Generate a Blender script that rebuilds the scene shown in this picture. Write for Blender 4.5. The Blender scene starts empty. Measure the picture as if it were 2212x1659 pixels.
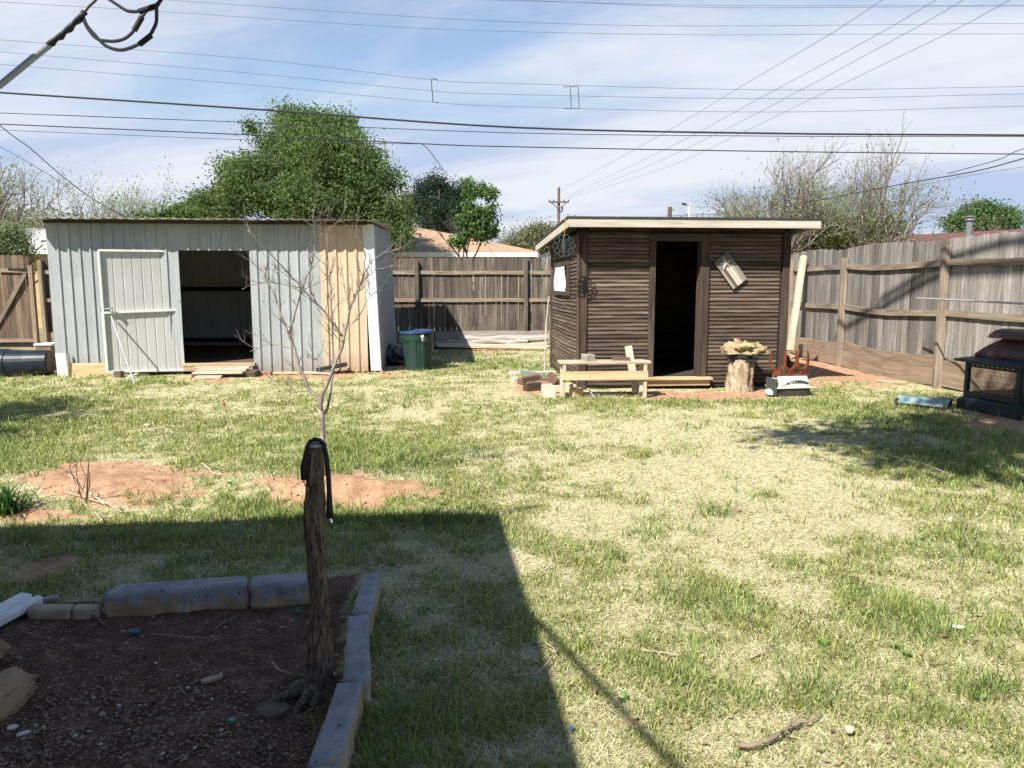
import bpy, bmesh, math, random
import numpy as np
from mathutils import Vector, Matrix, noise as mnoise
R = math.radians
random.seed(7)
sc = bpy.context.scene
COL = sc.collection

# ------------------------------------------------------------------ camera
PITCH = R(7.44); CH = 1.5; F = 1663.4          # F in pixels of a 2212 px wide picture
cd = bpy.data.cameras.new('camera'); cam = bpy.data.objects.new('camera', cd); COL.objects.link(cam)
cam.location = (0, 0, CH); cam.rotation_euler = (R(90) - PITCH, 0, 0)
cd.sensor_width = 36; cd.lens = 36 * F / 2212; cd.clip_start = .05; cd.clip_end = 3000
sc.camera = cam
# ------------------------------------------------------------------ light
SUN = Vector((.38, .50, -.65)).normalized()     # the way the light travels
EL = math.asin(-SUN.z); AZ = math.atan2(-SUN.x, -SUN.y)
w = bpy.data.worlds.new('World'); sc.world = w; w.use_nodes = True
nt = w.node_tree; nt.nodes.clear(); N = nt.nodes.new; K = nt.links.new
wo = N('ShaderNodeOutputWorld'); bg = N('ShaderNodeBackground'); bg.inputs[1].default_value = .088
sky = N('ShaderNodeTexSky'); sky.sky_type = 'NISHITA'; sky.sun_disc = False
sky.sun_elevation = EL; sky.sun_rotation = AZ % (2 * math.pi); sky.air_density = 1.0; sky.dust_density = .2; sky.ozone_density = 2.2
tc = N('ShaderNodeTexCoord'); sp = N('ShaderNodeSeparateXYZ'); K(tc.outputs['Generated'], sp.inputs[0])
def wm(op, a, b=None, c=None):
    n = N('ShaderNodeMath'); n.operation = op
    for i, x in enumerate((a, b, c)):
        if x is None: continue
        if isinstance(x, (int, float)): n.inputs[i].default_value = x
        else: K(x, n.inputs[i])
    return n.outputs[0]
zz = wm('ADD', wm('MAXIMUM', sp.outputs[2], 0.0), .16)
cx = wm('DIVIDE', sp.outputs[0], zz); cy = wm('DIVIDE', sp.outputs[1], zz)
cb = N('ShaderNodeCombineXYZ'); K(wm('ADD', wm('MULTIPLY', cx, .55), wm('MULTIPLY', cy, .35)), cb.inputs[0]); K(wm('ADD', wm('MULTIPLY', cy, 1.0), wm('MULTIPLY', cx, .22)), cb.inputs[1])
n1 = N('ShaderNodeTexNoise'); n1.inputs['Scale'].default_value = .95; n1.inputs['Detail'].default_value = 9; n1.inputs['Roughness'].default_value = .52; n1.inputs['Distortion'].default_value = .35
K(cb.outputs[0], n1.inputs['Vector'])
n2 = N('ShaderNodeTexNoise'); n2.inputs['Scale'].default_value = 2.1; n2.inputs['Detail'].default_value = 8; n2.inputs['Roughness'].default_value = .62; n2.inputs['Distortion'].default_value = .8
K(cb.outputs[0], n2.inputs['Vector'])
cm = N('ShaderNodeMapRange'); cm.inputs['From Min'].default_value = .40; cm.inputs['From Max'].default_value = .60
cm.interpolation_type = 'SMOOTHSTEP'
cm.inputs['To Min'].default_value = .12; cm.inputs['To Max'].default_value = .95
K(wm('ADD', wm('MULTIPLY', n1.outputs[0], .75), wm('MULTIPLY', n2.outputs[0], .25)), cm.inputs[0])
def wmap(v, a, b, c=0.0, d=1.0):
    n = N('ShaderNodeMapRange'); n.interpolation_type = 'SMOOTHSTEP'; K(v, n.inputs[0])
    for i, x in enumerate((a, b, c, d)): n.inputs[i + 1].default_value = x
    return n.outputs[0]
band = wm('MULTIPLY', wmap(sp.outputs[2], .62, .30), wmap(sp.outputs[1], -.5, .35, .25, 1.0))   # cloud kept low and ahead; unseen sky left darker to cut skylight
ck = N('ShaderNodeMix'); ck.data_type = 'RGBA'; ck.blend_type = 'DARKEN'; ck.inputs[0].default_value = 1; K(sky.outputs[0], ck.inputs[6]); ck.inputs[7].default_value = (2.8, 3.6, 5.1, 1)  # caps the sky colour to take out the glow around the unseen sun
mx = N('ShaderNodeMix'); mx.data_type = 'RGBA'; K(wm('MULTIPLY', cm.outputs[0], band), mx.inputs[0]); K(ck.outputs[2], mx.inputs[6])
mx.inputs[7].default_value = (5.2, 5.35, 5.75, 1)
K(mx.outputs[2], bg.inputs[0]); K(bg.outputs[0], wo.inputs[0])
sd = bpy.data.lights.new('sun', 'SUN'); sd.energy = 5.0; sd.angle = R(.55); sd.color = (1, .955, .87)
so = bpy.data.objects.new('sun', sd); COL.objects.link(so); so.rotation_euler = SUN.to_track_quat('-Z', 'Y').to_euler()
so.location = (-6, -8, 12)
sc.view_settings.view_transform = 'Standard'; sc.view_settings.look = 'None'; sc.view_settings.gamma = 1; sc.view_settings.exposure = .92

# ------------------------------------------------------------------ measuring helpers (survey of the yard)
cp, sn = math.cos(PITCH), math.sin(PITCH)
def ray(u, v):
    a = (u - 1106) / F; b = (829.5 - v) / F
    return a, cp + b * sn, -sn + b * cp
def G(u, v, z=0.0):
    a, y, q = ray(u, v); t = (z - CH) / q
    return Vector((a * t, y * t, z))
def D(u, v, Y):
    a, y, q = ray(u, v); t = Y / y
    return Vector((a * t, Y, CH + q * t))
def PL(u, v, p0, n):
    d = Vector(ray(u, v)); c = Vector((0, 0, CH)); t = (Vector(p0) - c).dot(n) / d.dot(n)
    return c + d * t
def pix(x, y, z):
    yy = y * cp - (z - CH) * sn; zu = y * sn + (z - CH) * cp
    yy = np.maximum(yy, .05)
    return 1106 + F * x / yy, 829.5 - F * zu / yy
_ng = {}
def vn(x, y, s, seed=0):
    """value noise 0..1"""
    if seed not in _ng: _ng[seed] = np.random.RandomState(seed + 100).rand(256, 256)
    g = _ng[seed]; x = np.asarray(x) / s + 1000; y = np.asarray(y) / s + 1000
    xi = np.floor(x).astype(int); yi = np.floor(y).astype(int); fx = x - xi; fy = y - yi
    fx = fx * fx * (3 - 2 * fx); fy = fy * fy * (3 - 2 * fy)
    a = g[xi & 255, yi & 255]; b = g[(xi + 1) & 255, yi & 255]; c = g[xi & 255, (yi + 1) & 255]; d = g[(xi + 1) & 255, (yi + 1) & 255]
    return (a * (1 - fx) + b * fx) * (1 - fy) + (c * (1 - fx) + d * fx) * fy
def fbm(x, y, s, seed=0, o=3):
    r = 0; a = .5; t = 0
    for i in range(o): r = r + a * vn(x, y, s / 2 ** i, seed + i); t += a; a *= .55
    return r / t
MOUNDS = [(250, 1052, 1.0, .30, .07), (735, 1070, .75, .34, .12), (1860, 1000, 1.2, .8, .02)]
MC = [(G(u, v), sx, sy, h) for u, v, sx, sy, h in MOUNDS]
BEDP = [tuple(G(u, v)[:2]) for u, v in ((-60, 1312), (230, 1300), (545, 1268), (775, 1240), (752, 1330), (745, 1470), (690, 1640))] + [(-.45, 1.0), (-3.5, 1.0)]
def inpoly(x, y, P):
    c = np.zeros(np.shape(x), bool); n = len(P)
    for i in range(n):
        x1, y1 = P[i]; x2, y2 = P[i - 1]
        if y1 == y2: continue
        c ^= ((y1 > y) != (y2 > y)) & (x < (x2 - x1) * (y - y1) / (y2 - y1) + x1)
    return c
def hgt(x, y):
    x = np.asarray(x, float); y = np.asarray(y, float)
    h = (fbm(x, y, 1.3, 3) - .5) * .045
    near = np.exp(-np.maximum(0, np.abs(y) - 14) / 6)
    h = h * near
    for c, sx, sy, a in MC:
        h = h + a * np.exp(-((x - c.x) / sx) ** 2 - ((y - c.y) / sy) ** 2) * (.85 + .3 * vn(x, y, .25, 9))
    b = inpoly(x, y, BEDP)
    return np.where(b, h * .4 - .01 + .02 * vn(x, y, .12, 31), h)
def hg(x, y): return float(hgt(x, y))
def blob(u, v, c): return np.exp(-((u - c[0]) / c[2]) ** 2 - ((v - c[1]) / c[3]) ** 2)
def zones(x, y):
    u, v = pix(x, y, np.zeros_like(x))
    wob = (fbm(x, y, .5, 21) - .5); wob2 = (fbm(x, y, .13, 25) - .5)
    d = np.zeros_like(x)
    for c in ((240, 1050, 235, 46, 1.8), (725, 1072, 178, 42, 2.0), (90, 1112, 170, 26, 1.2), (110, 1225, 150, 40, .75), (330, 1260, 140, 18, .5),
              (1900, 805, 260, 36, 1.6), (1790, 780, 100, 30, 1.4), (2170, 905, 110, 38, 1.5), (1560, 852, 230, 16, 1.5), (1180, 843, 90, 18, 1.35),
              (640, 812, 280, 8, 1.1), (450, 822, 110, 8, 1.1), (1235, 1475, 60, 16, .9), (1370, 1555, 90, 14, .85), (1080, 1240, 60, 30, .4), (900, 1300, 120, 60, .5),
              (1050, 757, 150, 8, 1.0), (860, 790, 60, 22, 1.1), (1270, 1075, 90, 10, .55), (1590, 1100, 35, 6, .7), (1500, 990, 30, 5, .6), (60, 812, 120, 8, .7), (1230, 1400, 50, 12, .6), (2180, 1000, 60, 12, .5)):
        d = np.maximum(d, c[4] * blob(u, v, c))
    behind = (y > 13.6).astype(float)
    d = np.maximum(d, behind * (.3 + .3 * (x > 4)))
    d = np.clip((d + wob * 1.5 + wob2 * 1.1 - .50) * 1.7, 0, 1)
    g = .40 + .55 * (fbm(x, y, 1.1, 41) - .5) * 2 * .8 + .62 * (fbm(x, y, .33, 45) - .5) * 2 + .35 * (vn(x, y, .10, 47) - .5) * 2
    for c in ((700, 985, 240, 52, .55), (350, 930, 420, 60, .28), (120, 860, 400, 40, .25), (60, 960, 100, 80, .5), (1060, 900, 160, 45, .05), (900, 1120, 260, 35, .6), (2100, 1010, 200, 80, .55), (1800, 880, 220, 25, .45),
              (1450, 865, 300, 12, .5), (1090, 790, 120, 26, .35), (2050, 1250, 260, 160, .25), (2000, 1400, 300, 120, .12), (900, 1570, 230, 90, .42), (350, 1160, 500, 50, .30), (1500, 1250, 200, 40, .15), (900, 1350, 200, 80, -.15),
              (1560, 1000, 230, 75, -.50), (1300, 960, 200, 70, -.18), (1400, 1120, 260, 80, -.25), (1750, 1100, 160, 45, -.25), (1300, 1300, 150, 120, -.1), (1600, 1600, 400, 120, -.08)):
        g = g + c[4] * blob(u, v, c)
    g = np.clip(g, 0, 1)
    bed = inpoly(x, y, BEDP).astype(float)
    return d * (1 - bed), g * (1 - bed), bed

# ------------------------------------------------------------------ naming helpers
WORG = {}
def tag(o, label, cat, group=None, kind=None):
    if label: o['label'] = label
    if cat: o['category'] = cat
    if group: o['group'] = group
    if kind: o['kind'] = kind
    return o
def thing(name, loc, label, cat, group=None):
    o = bpy.data.objects.new(name, None); COL.objects.link(o); o.location = loc; o.empty_display_size = .1
    WORG[o.name] = Vector(loc)
    return tag(o, label, cat, group)
def rv(): return [random.uniform(-50, 50) for _ in range(3)]
BOXF = [(0, 2, 3, 1), (4, 5, 7, 6), (0, 1, 5, 4), (2, 6, 7, 3), (0, 4, 6, 2), (1, 3, 7, 5)]
class MB:
    def __init__(s, frame=None):
        s.v = []; s.f = []; s.g = []; s.t = []; s.fr = frame
    def add(s, vs, fs, gc=None, tint=1.0, raw=False):
        b = len(s.v)
        if gc is None:
            o = rv() if not raw else (0, 0, 0); gc = [(p[0] + o[0], p[1] + o[1], p[2] + o[2]) for p in vs]
        for p in vs:
            p = Vector(p); s.v.append(s.fr @ p if s.fr else p)
        s.g.extend(gc); s.t.extend([tint] * len(vs)); s.f.extend([tuple(i + b for i in f) for f in fs])
        return s
    def box(s, c, size, M=None, tint=None, jit=0.0, raw=False):
        """size = full extents; M = 3x3 rotation; grain follows the longest side"""
        hx, hy, hz = [q / 2 for q in size]; vs = []; gc = []
        k = max(range(3), key=lambda i: size[i]); o = rv() if not raw else (0, 0, 0)
        for x in (-1, 1):
            for y in (-1, 1):
                for z in (-1, 1):
                    p = Vector((x * hx + random.uniform(-jit, jit), y * hy + random.uniform(-jit, jit), z * hz + random.uniform(-jit, jit)))
                    q = [p[k], p[(k + 1) % 3], p[(k + 2) % 3]] if not raw else list(p)
                    gc.append((q[0] + o[0], q[1] + o[1], q[2] + o[2]))
                    vs.append((M @ p if M else p) + Vector(c))
        return s.add(vs, BOXF, gc, random.uniform(.8, 1.15) if tint is None else tint)
    def beam(s, p0, p1, w_, h_, up=(0, 0, 1), tint=None, jit=0.0):
        p0 = Vector(p0); p1 = Vector(p1); d = p1 - p0; L = d.length; x = d / L; up = Vector(up)
        y = up.cross(x)
        if y.length < 1e-4: y = Vector((0, 1, 0)).cross(x)
        y.normalize(); z = x.cross(y); M = Matrix((x, y, z)).transposed()
        return s.box((p0 + p1) / 2, (L, w_, h_), M, tint, jit)
    def tube(s, pts, rad, n=8, tint=None, cap=True, wob=0.0):
        pts = [Vector(p) for p in pts]; m = len(pts)
        if isinstance(rad, (int, float)): rad = [rad] * m
        vs = []; gc = []; o = rv(); L = 0; ref = None
        for i, p in enumerate(pts):
            d = (pts[min(i + 1, m - 1)] - pts[max(i - 1, 0)]).normalized()
            if ref is None:
                ref = d.orthogonal().normalized()
            ref = (ref - d * ref.dot(d)).normalized(); b = d.cross(ref)
            if i: L += (p - pts[i - 1]).length
            for k in range(n):
                a = 2 * math.pi * k / n; r = rad[i] * (1 + wob * (mnoise.noise(Vector((L * 9 + o[0], math.cos(a) * 2, math.sin(a) * 2)))))
                q = ref * math.cos(a) * r + b * math.sin(a) * r
                vs.append(p + q); gc.append((L + o[0], math.cos(a) * rad[i] + o[1], math.sin(a) * rad[i] + o[2]))
        fs = []
        for i in range(m - 1):
            for k in range(n):
                k2 = (k + 1) % n; fs.append((i * n + k, i * n + k2, (i + 1) * n + k2, (i + 1) * n + k))
        if cap: fs.append(tuple(range(n - 1, -1, -1))); fs.append(tuple((m - 1) * n + k for k in range(n)))
        return s.add(vs, fs, gc, random.uniform(.85, 1.15) if tint is None else tint)
    def lathe(s, c, prof, n=24, M=None, tint=1.0, lobes=None):
        vs = []; gc = []
        for r, z in prof:
            for k in range(n):
                a = 2 * math.pi * k / n; rr = r * (lobes(a, z) if lobes else 1)
                p = Vector((rr * math.cos(a), rr * math.sin(a), z)); vs.append((M @ p if M else p) + Vector(c)); gc.append(tuple(p))
        fs = []
        for i in range(len(prof) - 1):
            for k in range(n):
                k2 = (k + 1) % n; fs.append((i * n + k, i * n + k2, (i + 1) * n + k2, (i + 1) * n + k))
        fs.append(tuple(range(n - 1, -1, -1))); fs.append(tuple((len(prof) - 1) * n + k for k in range(n)))
        return s.add(vs, fs, gc, tint)
    def prism(s, pts, depth, M=None, c=(0, 0, 0), tint=None):
        """outline in local xz, thickness along local y"""
        n = len(pts); vs = []
        for y in (-depth / 2, depth / 2):
            for x, z in pts:
                p = Vector((x, y, z)); vs.append((M @ p if M else p) + Vector(c))
        fs = [tuple(range(n)), tuple(range(2 * n - 1, n - 1, -1))] + [(i, i + n, (i + 1) % n + n, (i + 1) % n) for i in range(n)]
        o = rv(); gc = [(p[0] + o[0], o[1], p[1] + o[2]) for p in pts] * 2
        return s.add(vs, fs, gc, random.uniform(.85, 1.1) if tint is None else tint)
    def grid(s, fn, nu, nv, gcf=None, tint=1.0):
        vs = []; gc = []
        for i in range(nu + 1):
            for j in range(nv + 1):
                p = fn(i / nu, j / nv); vs.append(p); gc.append(gcf(i / nu, j / nv) if gcf else tuple(p))
        fs = [(i * (nv + 1) + j, (i + 1) * (nv + 1) + j, (i + 1) * (nv + 1) + j + 1, i * (nv + 1) + j + 1) for i in range(nu) for j in range(nv)]
        return s.add(vs, fs, gc, tint)
    def bm(s, b, M=None, tint=1.0, raw=True):
        o = rv() if not raw else (0, 0, 0)
        b.verts.ensure_lookup_table(); b.verts.index_update()
        vs = [(M @ x.co if M else x.co.copy()) for x in b.verts]
        s.add(vs, [tuple(q.index for q in f.verts) for f in b.faces], [(x.co.x + o[0], x.co.y + o[1], x.co.z + o[2]) for x in b.verts], tint); b.free()
        return s
    def build(s, name, m, parent=None, smooth=False, bevel=0, solid=0, recalc=True):
        vs = s.v
        if parent is not None: org = WORG[parent.name]
        else:
            xs = [p.x for p in vs]; ys = [p.y for p in vs]; org = Vector(((min(xs) + max(xs)) / 2, (min(ys) + max(ys)) / 2, min(p.z for p in vs)))
        me = bpy.data.meshes.new(name); me.from_pydata([p - org for p in vs], [], s.f)
        if recalc:
            b = bmesh.new(); b.from_mesh(me); bmesh.ops.recalc_face_normals(b, faces=b.faces); b.to_mesh(me); b.free()
        a = me.attributes.new('gc', 'FLOAT_VECTOR', 'POINT'); a.data.foreach_set('vector', np.array(s.g, np.float32).ravel())
        t = np.array(s.t, np.float32); 
        if t.ndim == 1: t = np.stack([t, t, t], 1)
        t = np.concatenate([t, np.ones((len(t), 1), np.float32)], 1)
        a = me.attributes.new('tint', 'FLOAT_COLOR', 'POINT'); a.data.foreach_set('color', t.ravel().astype(np.float32))
        me.materials.append(m)
        if smooth: me.polygons.foreach_set('use_smooth', [True] * len(me.polygons))
        o = bpy.data.objects.new(name, me); COL.objects.link(o)
        if parent is not None: o.parent = parent; WORG[o.name] = org
        else: o.location = org; WORG[o.name] = org
        if solid: q = o.modifiers.new('s', 'SOLIDIFY'); q.thickness = solid; q.offset = 0
        if bevel: q = o.modifiers.new('b', 'BEVEL'); q.width = bevel; q.segments = 2; q.limit_method = 'ANGLE'
        return o
def fastmesh(name, verts, quads, tris, cols, m, parent=None, org=None, smooth=False):
    me = bpy.data.meshes.new(name); org = np.array(WORG[parent.name] if parent is not None else (org if org is not None else (0, 0, 0)), np.float32)
    me.vertices.add(len(verts)); me.vertices.foreach_set('co', (verts - org).astype(np.float32).ravel())
    nq = 0 if quads is None else len(quads); n3 = 0 if tris is None else len(tris)
    li = np.concatenate([quads.ravel() if nq else np.zeros(0, int), tris.ravel() if n3 else np.zeros(0, int)]).astype(np.int32)
    me.loops.add(len(li)); me.loops.foreach_set('vertex_index', li)
    st = np.concatenate([np.arange(nq) * 4, nq * 4 + np.arange(n3) * 3]).astype(np.int32)
    me.polygons.add(nq + n3); me.polygons.foreach_set('loop_start', st)
    if smooth: me.polygons.foreach_set('use_smooth', np.ones(nq + n3, bool))
    me.update(calc_edges=True)
    c = np.concatenate([cols, np.ones((len(cols), 1))], 1).astype(np.float32)
    a = me.attributes.new('tint', 'FLOAT_COLOR', 'POINT'); a.data.foreach_set('color', c.ravel())
    me.materials.append(m); o = bpy.data.objects.new(name, me); COL.objects.link(o)
    if parent is not None: o.parent = parent; WORG[o.name] = Vector(org)
    else: o.location = Vector(org); WORG[o.name] = Vector(org)
    return o

# ------------------------------------------------------------------ materials
def lin(r, g, b):
    f = lambda c: (c / 255 / 12.92) if c / 255 <= .04045 else ((c / 255 + .055) / 1.055) ** 2.4
    return (f(r), f(g), f(b), 1)
class MT:
    def __init__(s, name):
        s.m = bpy.data.materials.new(name); s.m.use_nodes = True; s.t = s.m.node_tree; s.b = s.t.nodes['Principled BSDF']; s.out = s.t.nodes['Material Output']
        s.b.inputs['Specular IOR Level'].default_value = .3
    def n(s, k, **kw):
        x = s.t.nodes.new('ShaderNode' + k)
        for a, b in kw.items(): setattr(x, a, b)
        return x
    def k(s, a, b): s.t.links.new(a, b)
    def attr(s, nm): x = s.n('Attribute'); x.attribute_name = nm; return x
    def noise(s, vec, scale=(1, 1, 1), sc_=1, det=4, rough=.55, dist=0):
        mp = s.n('Mapping'); mp.inputs['Scale'].default_value = scale; s.k(vec, mp.inputs[0])
        x = s.n('TexNoise'); x.inputs['Scale'].default_value = sc_; x.inputs['Detail'].default_value = det; x.inputs['Roughness'].default_value = rough; x.inputs['Distortion'].default_value = dist
        s.k(mp.outputs[0], x.inputs['Vector']); return x.outputs[0]
    def ramp(s, fac, stops):
        x = s.n('ValToRGB'); e = x.color_ramp.elements
        while len(e) > 1: e.remove(e[0])
        e[0].position = stops[0][0]; e[0].color = stops[0][1]
        for p, c in stops[1:]: q = e.new(p); q.color = c
        s.k(fac, x.inputs[0]); return x.outputs[0]
    def mix(s, fac, a, b, mode='MIX'):
        x = s.n('Mix', data_type='RGBA', blend_type=mode)
        for i, q in ((0, fac), (6, a), (7, b)):
            if isinstance(q, (int, float)): x.inputs[i].default_value = q
            elif isinstance(q, tuple): x.inputs[i].default_value = q
            else: s.k(q, x.inputs[i])
        return x.outputs[2]
    def math(s, op, a, b=None, c=None, clamp=False):
        x = s.n('Math', operation=op); x.use_clamp = clamp
        for i, q in enumerate((a, b, c)):
            if q is None: continue
            if isinstance(q, (int, float)): x.inputs[i].default_value = q
            else: s.k(q, x.inputs[i])
        return x.outputs[0]
    def bump(s, h, strength=.4, dist=.01):
        x = s.n('Bump'); x.inputs['Strength'].default_value = strength; x.inputs['Distance'].default_value = dist
        s.k(h, x.inputs['Height']); s.k(x.outputs[0], s.b.inputs['Normal'])
    def fin(s, col, rough=.8, metal=0):
        s.k(s.mix(1.0, col, s.attr('tint').outputs['Color'], 'MULTIPLY'), s.b.inputs['Base Color'])
        if isinstance(rough, (int, float)): s.b.inputs['Roughness'].default_value = rough
        else: s.k(rough, s.b.inputs['Roughness'])
        s.b.inputs['Metallic'].default_value = metal
        return s.m
def wood(name, dark, mid, light, grain=1.0, knots=.5, bump=.5, rough=.85):
    s = MT(name); gc = s.attr('gc').outputs['Vector']
    a = s.noise(gc, (1.6, 38 * grain, 38 * grain), 1, 5, .65, .6)
    b = s.noise(gc, (.9, 7, 7), 1, 3, .5, .3)
    f = s.math('ADD', s.math('MULTIPLY', a, .65), s.math('MULTIPLY', b, .35))
    col = s.ramp(f, [(.33, dark), (.5, mid), (.66, light)])
    if knots:
        v = s.n('TexVoronoi'); mp = s.n('Mapping'); mp.inputs['Scale'].default_value = (2.2, 7, 7); s.k(gc, mp.inputs[0]); s.k(mp.outputs[0], v.inputs['Vector'])
        kn = s.math('LESS_THAN', v.outputs['Distance'], .14)
        col = s.mix(s.math('MULTIPLY', kn, knots), col, tuple(x * .35 for x in dark[:3]) + (1,))
    s.bump(a, bump, .004)
    return s.fin(col, rough)
def plain(name, c, c2=None, scale=(6, 6, 6), rough=.6, metal=0, bump=0, det=4, lo=.38, hi=.62, bs=None, bd=.004):
    s = MT(name); gc = s.attr('gc').outputs['Vector']; c2 = c2 or tuple(x * .8 for x in c[:3]) + (1,)
    a = s.noise(gc, scale, 1, det, .6)
    col = s.ramp(a, [(lo, c2), (hi, c)])
    if bump: s.bump(s.noise(gc, bs or tuple(q * 4 for q in scale), 1, 4, .6), bump, bd)
    return s.fin(col, rough, metal)
m_fence = wood('weathered_cedar_grey', (.080, .072, .064, 1), (.195, .178, .158, 1), (.335, .312, .285, 1), knots=.8)
m_fence_d = wood('weathered_cedar_brown', (.035, .026, .02, 1), (.10, .08, .062, 1), (.24, .205, .17, 1), knots=.8)
m_rail = wood('weathered_rail', (.11, .085, .06, 1), (.24, .19, .14, 1), (.38, .32, .25, 1), knots=.3)
m_kick = wood('kickboard_wood', (.13, .095, .065, 1), (.25, .185, .13, 1), (.37, .28, .205, 1), knots=.2)
m_gate = wood('gate_wood', (.05, .035, .026, 1), (.14, .10, .07, 1), (.25, .18, .125, 1), knots=.3)
m_dark = wood('dark_siding', (.045, .031, .023, 1), (.108, .078, .058, 1), (.21, .163, .125, 1), knots=.4)
m_darkt = wood('dark_trim', (.028, .019, .014, 1), (.07, .048, .036, 1), (.15, .11, .085, 1), knots=.2)
m_inner = wood('dim_inner_wood', (.02, .017, .015, 1), (.05, .042, .035, 1), (.09, .075, .065, 1), knots=0)  # darker than the siding; the doorway shade is put into the colour
m_pine = wood('new_pine', (.38, .26, .14, 1), (.53, .39, .23, 1), (.62, .48, .31, 1), grain=.6, knots=.25, bump=.15, rough=.7)
m_palew = wood('pale_weathered_pine', (.30, .24, .17, 1), (.47, .40, .30, 1), (.60, .53, .42, 1), grain=.8, knots=.3, bump=.3)
m_greyw = wood('grey_bleached_wood', (.15, .13, .11, 1), (.32, .29, .25, 1), (.50, .46, .40, 1), knots=.2)
m_redw = wood('red_brown_blocks', (.06, .032, .024, 1), (.14, .08, .06, 1), (.25, .17, .135, 1), knots=.1)
m_antler = wood('polished_red_wood', (.08, .022, .012, 1), (.16, .045, .022, 1), (.22, .07, .035, 1), knots=0, bump=.05, rough=.3)
m_fascia = wood('fascia_board', (.34, .29, .23, 1), (.48, .43, .36, 1), (.58, .53, .46, 1), grain=.7, knots=.2, bump=.2)
def steel(name, c, c2, rough=.45, rust=0.0, dirt=False):
    s = MT(name); gc = s.attr('gc').outputs['Vector']
    a = s.noise(gc, (2.2, 2.2, .9), 1, 6, .65); b = s.noise(gc, (14, 14, 2.5), 1, 4, .7)
    col = s.ramp(s.math('ADD', s.math('MULTIPLY', a, .6), s.math('MULTIPLY', b, .4)), [(.36, c2), (.6, c)])
    if rust:
        r_ = s.noise(gc, (5, 5, 3), 1, 7, .75)
        col = s.mix(s.math('MULTIPLY', s.math('GREATER_THAN', r_, .70 - rust * .1), .7), col, (.16, .07, .03, 1))
    if dirt:
        z_ = s.n('SeparateXYZ'); s.k(gc, z_.inputs[0]); st_ = s.noise(gc, (22, 4, .7), 1, 5, .7)
        low = s.math('SUBTRACT', 1.0, s.math('MULTIPLY', z_.outputs[2], 2.6), clamp=True)
        d_ = s.math('MULTIPLY', low, s.noise(gc, (7, 7, 7), 1, 5, .7), clamp=True)
        col = s.mix(s.math('MULTIPLY', d_, 1.1, clamp=True), col, (.24, .15, .09, 1))
        col = s.mix(s.math('MULTIPLY', s.math('GREATER_THAN', st_, .59), .22), col, (.20, .16, .13, 1))
    s.bump(a, .35, .012)
    return s.fin(col, rough)
m_steel = steel('grey_sheet_steel', (.35, .372, .382, 1), (.28, .30, .31, 1), dirt=True)
m_tan = steel('tan_sheet_steel', (.56, .44, .31, 1), (.48, .37, .255, 1), dirt=True)
m_trim = steel('white_trim_steel', (.66, .68, .70, 1), (.52, .55, .57, 1))
m_door = steel('white_door_sheet', (.52, .52, .50, 1), (.43, .43, .41, 1), rust=.2)
m_frame = steel('white_door_frame', (.74, .74, .70, 1), (.62, .62, .57, 1), rust=.35)
m_flue = steel('grey_flue', (.20, .21, .22, 1), (.12, .125, .13, 1))
m_galv = steel('galvanised_roof', (.50, .48, .42, 1), (.30, .28, .25, 1))
m_pipe = steel('galvanised_pipe', (.42, .43, .44, 1), (.30, .31, .32, 1), rough=.4)
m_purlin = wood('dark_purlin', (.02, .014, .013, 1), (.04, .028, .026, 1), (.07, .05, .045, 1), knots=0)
m_black = plain('black_rubber', (.012, .012, .013, 1), (.02, .02, .022, 1), rough=.6)
m_wire = plain('wire_black', (.035, .036, .04, 1), rough=.6)
m_wire2 = plain('wire_aluminium', (.16, .17, .20, 1), rough=.5)
m_bin = plain('green_plastic', (.014, .036, .030, 1), (.020, .048, .040, 1), (9, 9, 3), rough=.5)
m_lid = plain('blue_plastic', (.018, .04, .10, 1), (.03, .06, .14, 1), rough=.45)
m_navy = plain('navy_plastic', (.010, .016, .028, 1), (.016, .024, .038, 1), (5, 5, 5), rough=.38)
m_white = plain('white_vinyl', (.74, .75, .74, 1), (.60, .61, .60, 1), (2, 9, 9), rough=.5)
m_cream = plain('cream_plastic', (.68, .66, .58, 1), (.60, .57, .48, 1), rough=.5)
m_dgrey = plain('dark_grey_plastic', (.06, .065, .06, 1), rough=.5)
m_paper = plain('paper', (.82, .80, .76, 1), (.62, .55, .46, 1), (5, 5, 5), rough=.9, lo=.25, hi=.5)
m_burlap = plain('burlap', (.42, .32, .19, 1), (.24, .17, .09, 1), (22, 22, 22), rough=.95, bump=.6)
m_greencl = plain('green_cloth', (.30, .62, .38, 1), (.42, .62, .10, 1), (12, 12, 12), rough=.9)
m_bluecl = plain('pale_blue_cloth', (.38, .60, .70, 1), (.5, .65, .68, 1), (12, 12, 12), rough=.9)
m_turq = plain('turquoise_paint', (.22, .34, .36, 1), (.30, .30, .26, 1), (7, 7, 7), rough=.5)
m_iron = plain('dark_blue_iron', (.022, .032, .042, 1), (.035, .045, .052, 1), (4, 4, 4), rough=.42)
m_copper = plain('brown_copper', (.115, .052, .034, 1), (.075, .036, .026, 1), (5, 5, 5), rough=.45)
m_shingle = plain('dark_roofing', (.055, .055, .055, 1), (.035, .035, .035, 1), (20, 20, 20), rough=.9, bump=.5)
m_orange = plain('orange_cord', (.55, .30, .05, 1), rough=.8)
m_verd = plain('verdigris_metal', (.02, .028, .03, 1), (.045, .07, .075, 1), (30, 30, 30), rough=.6)
m_red = plain('red_plastic', (.6, .03, .02, 1), rough=.5)
m_bluep = plain('blue_glazed_shard', (.05, .12, .20, 1), rough=.4)
m_tealp = plain('teal_plastic', (.05, .30, .24, 1), rough=.4)
m_stuccoA = plain('pale_stucco', (.50, .44, .34, 1), rough=.9, bump=.3)
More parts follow.
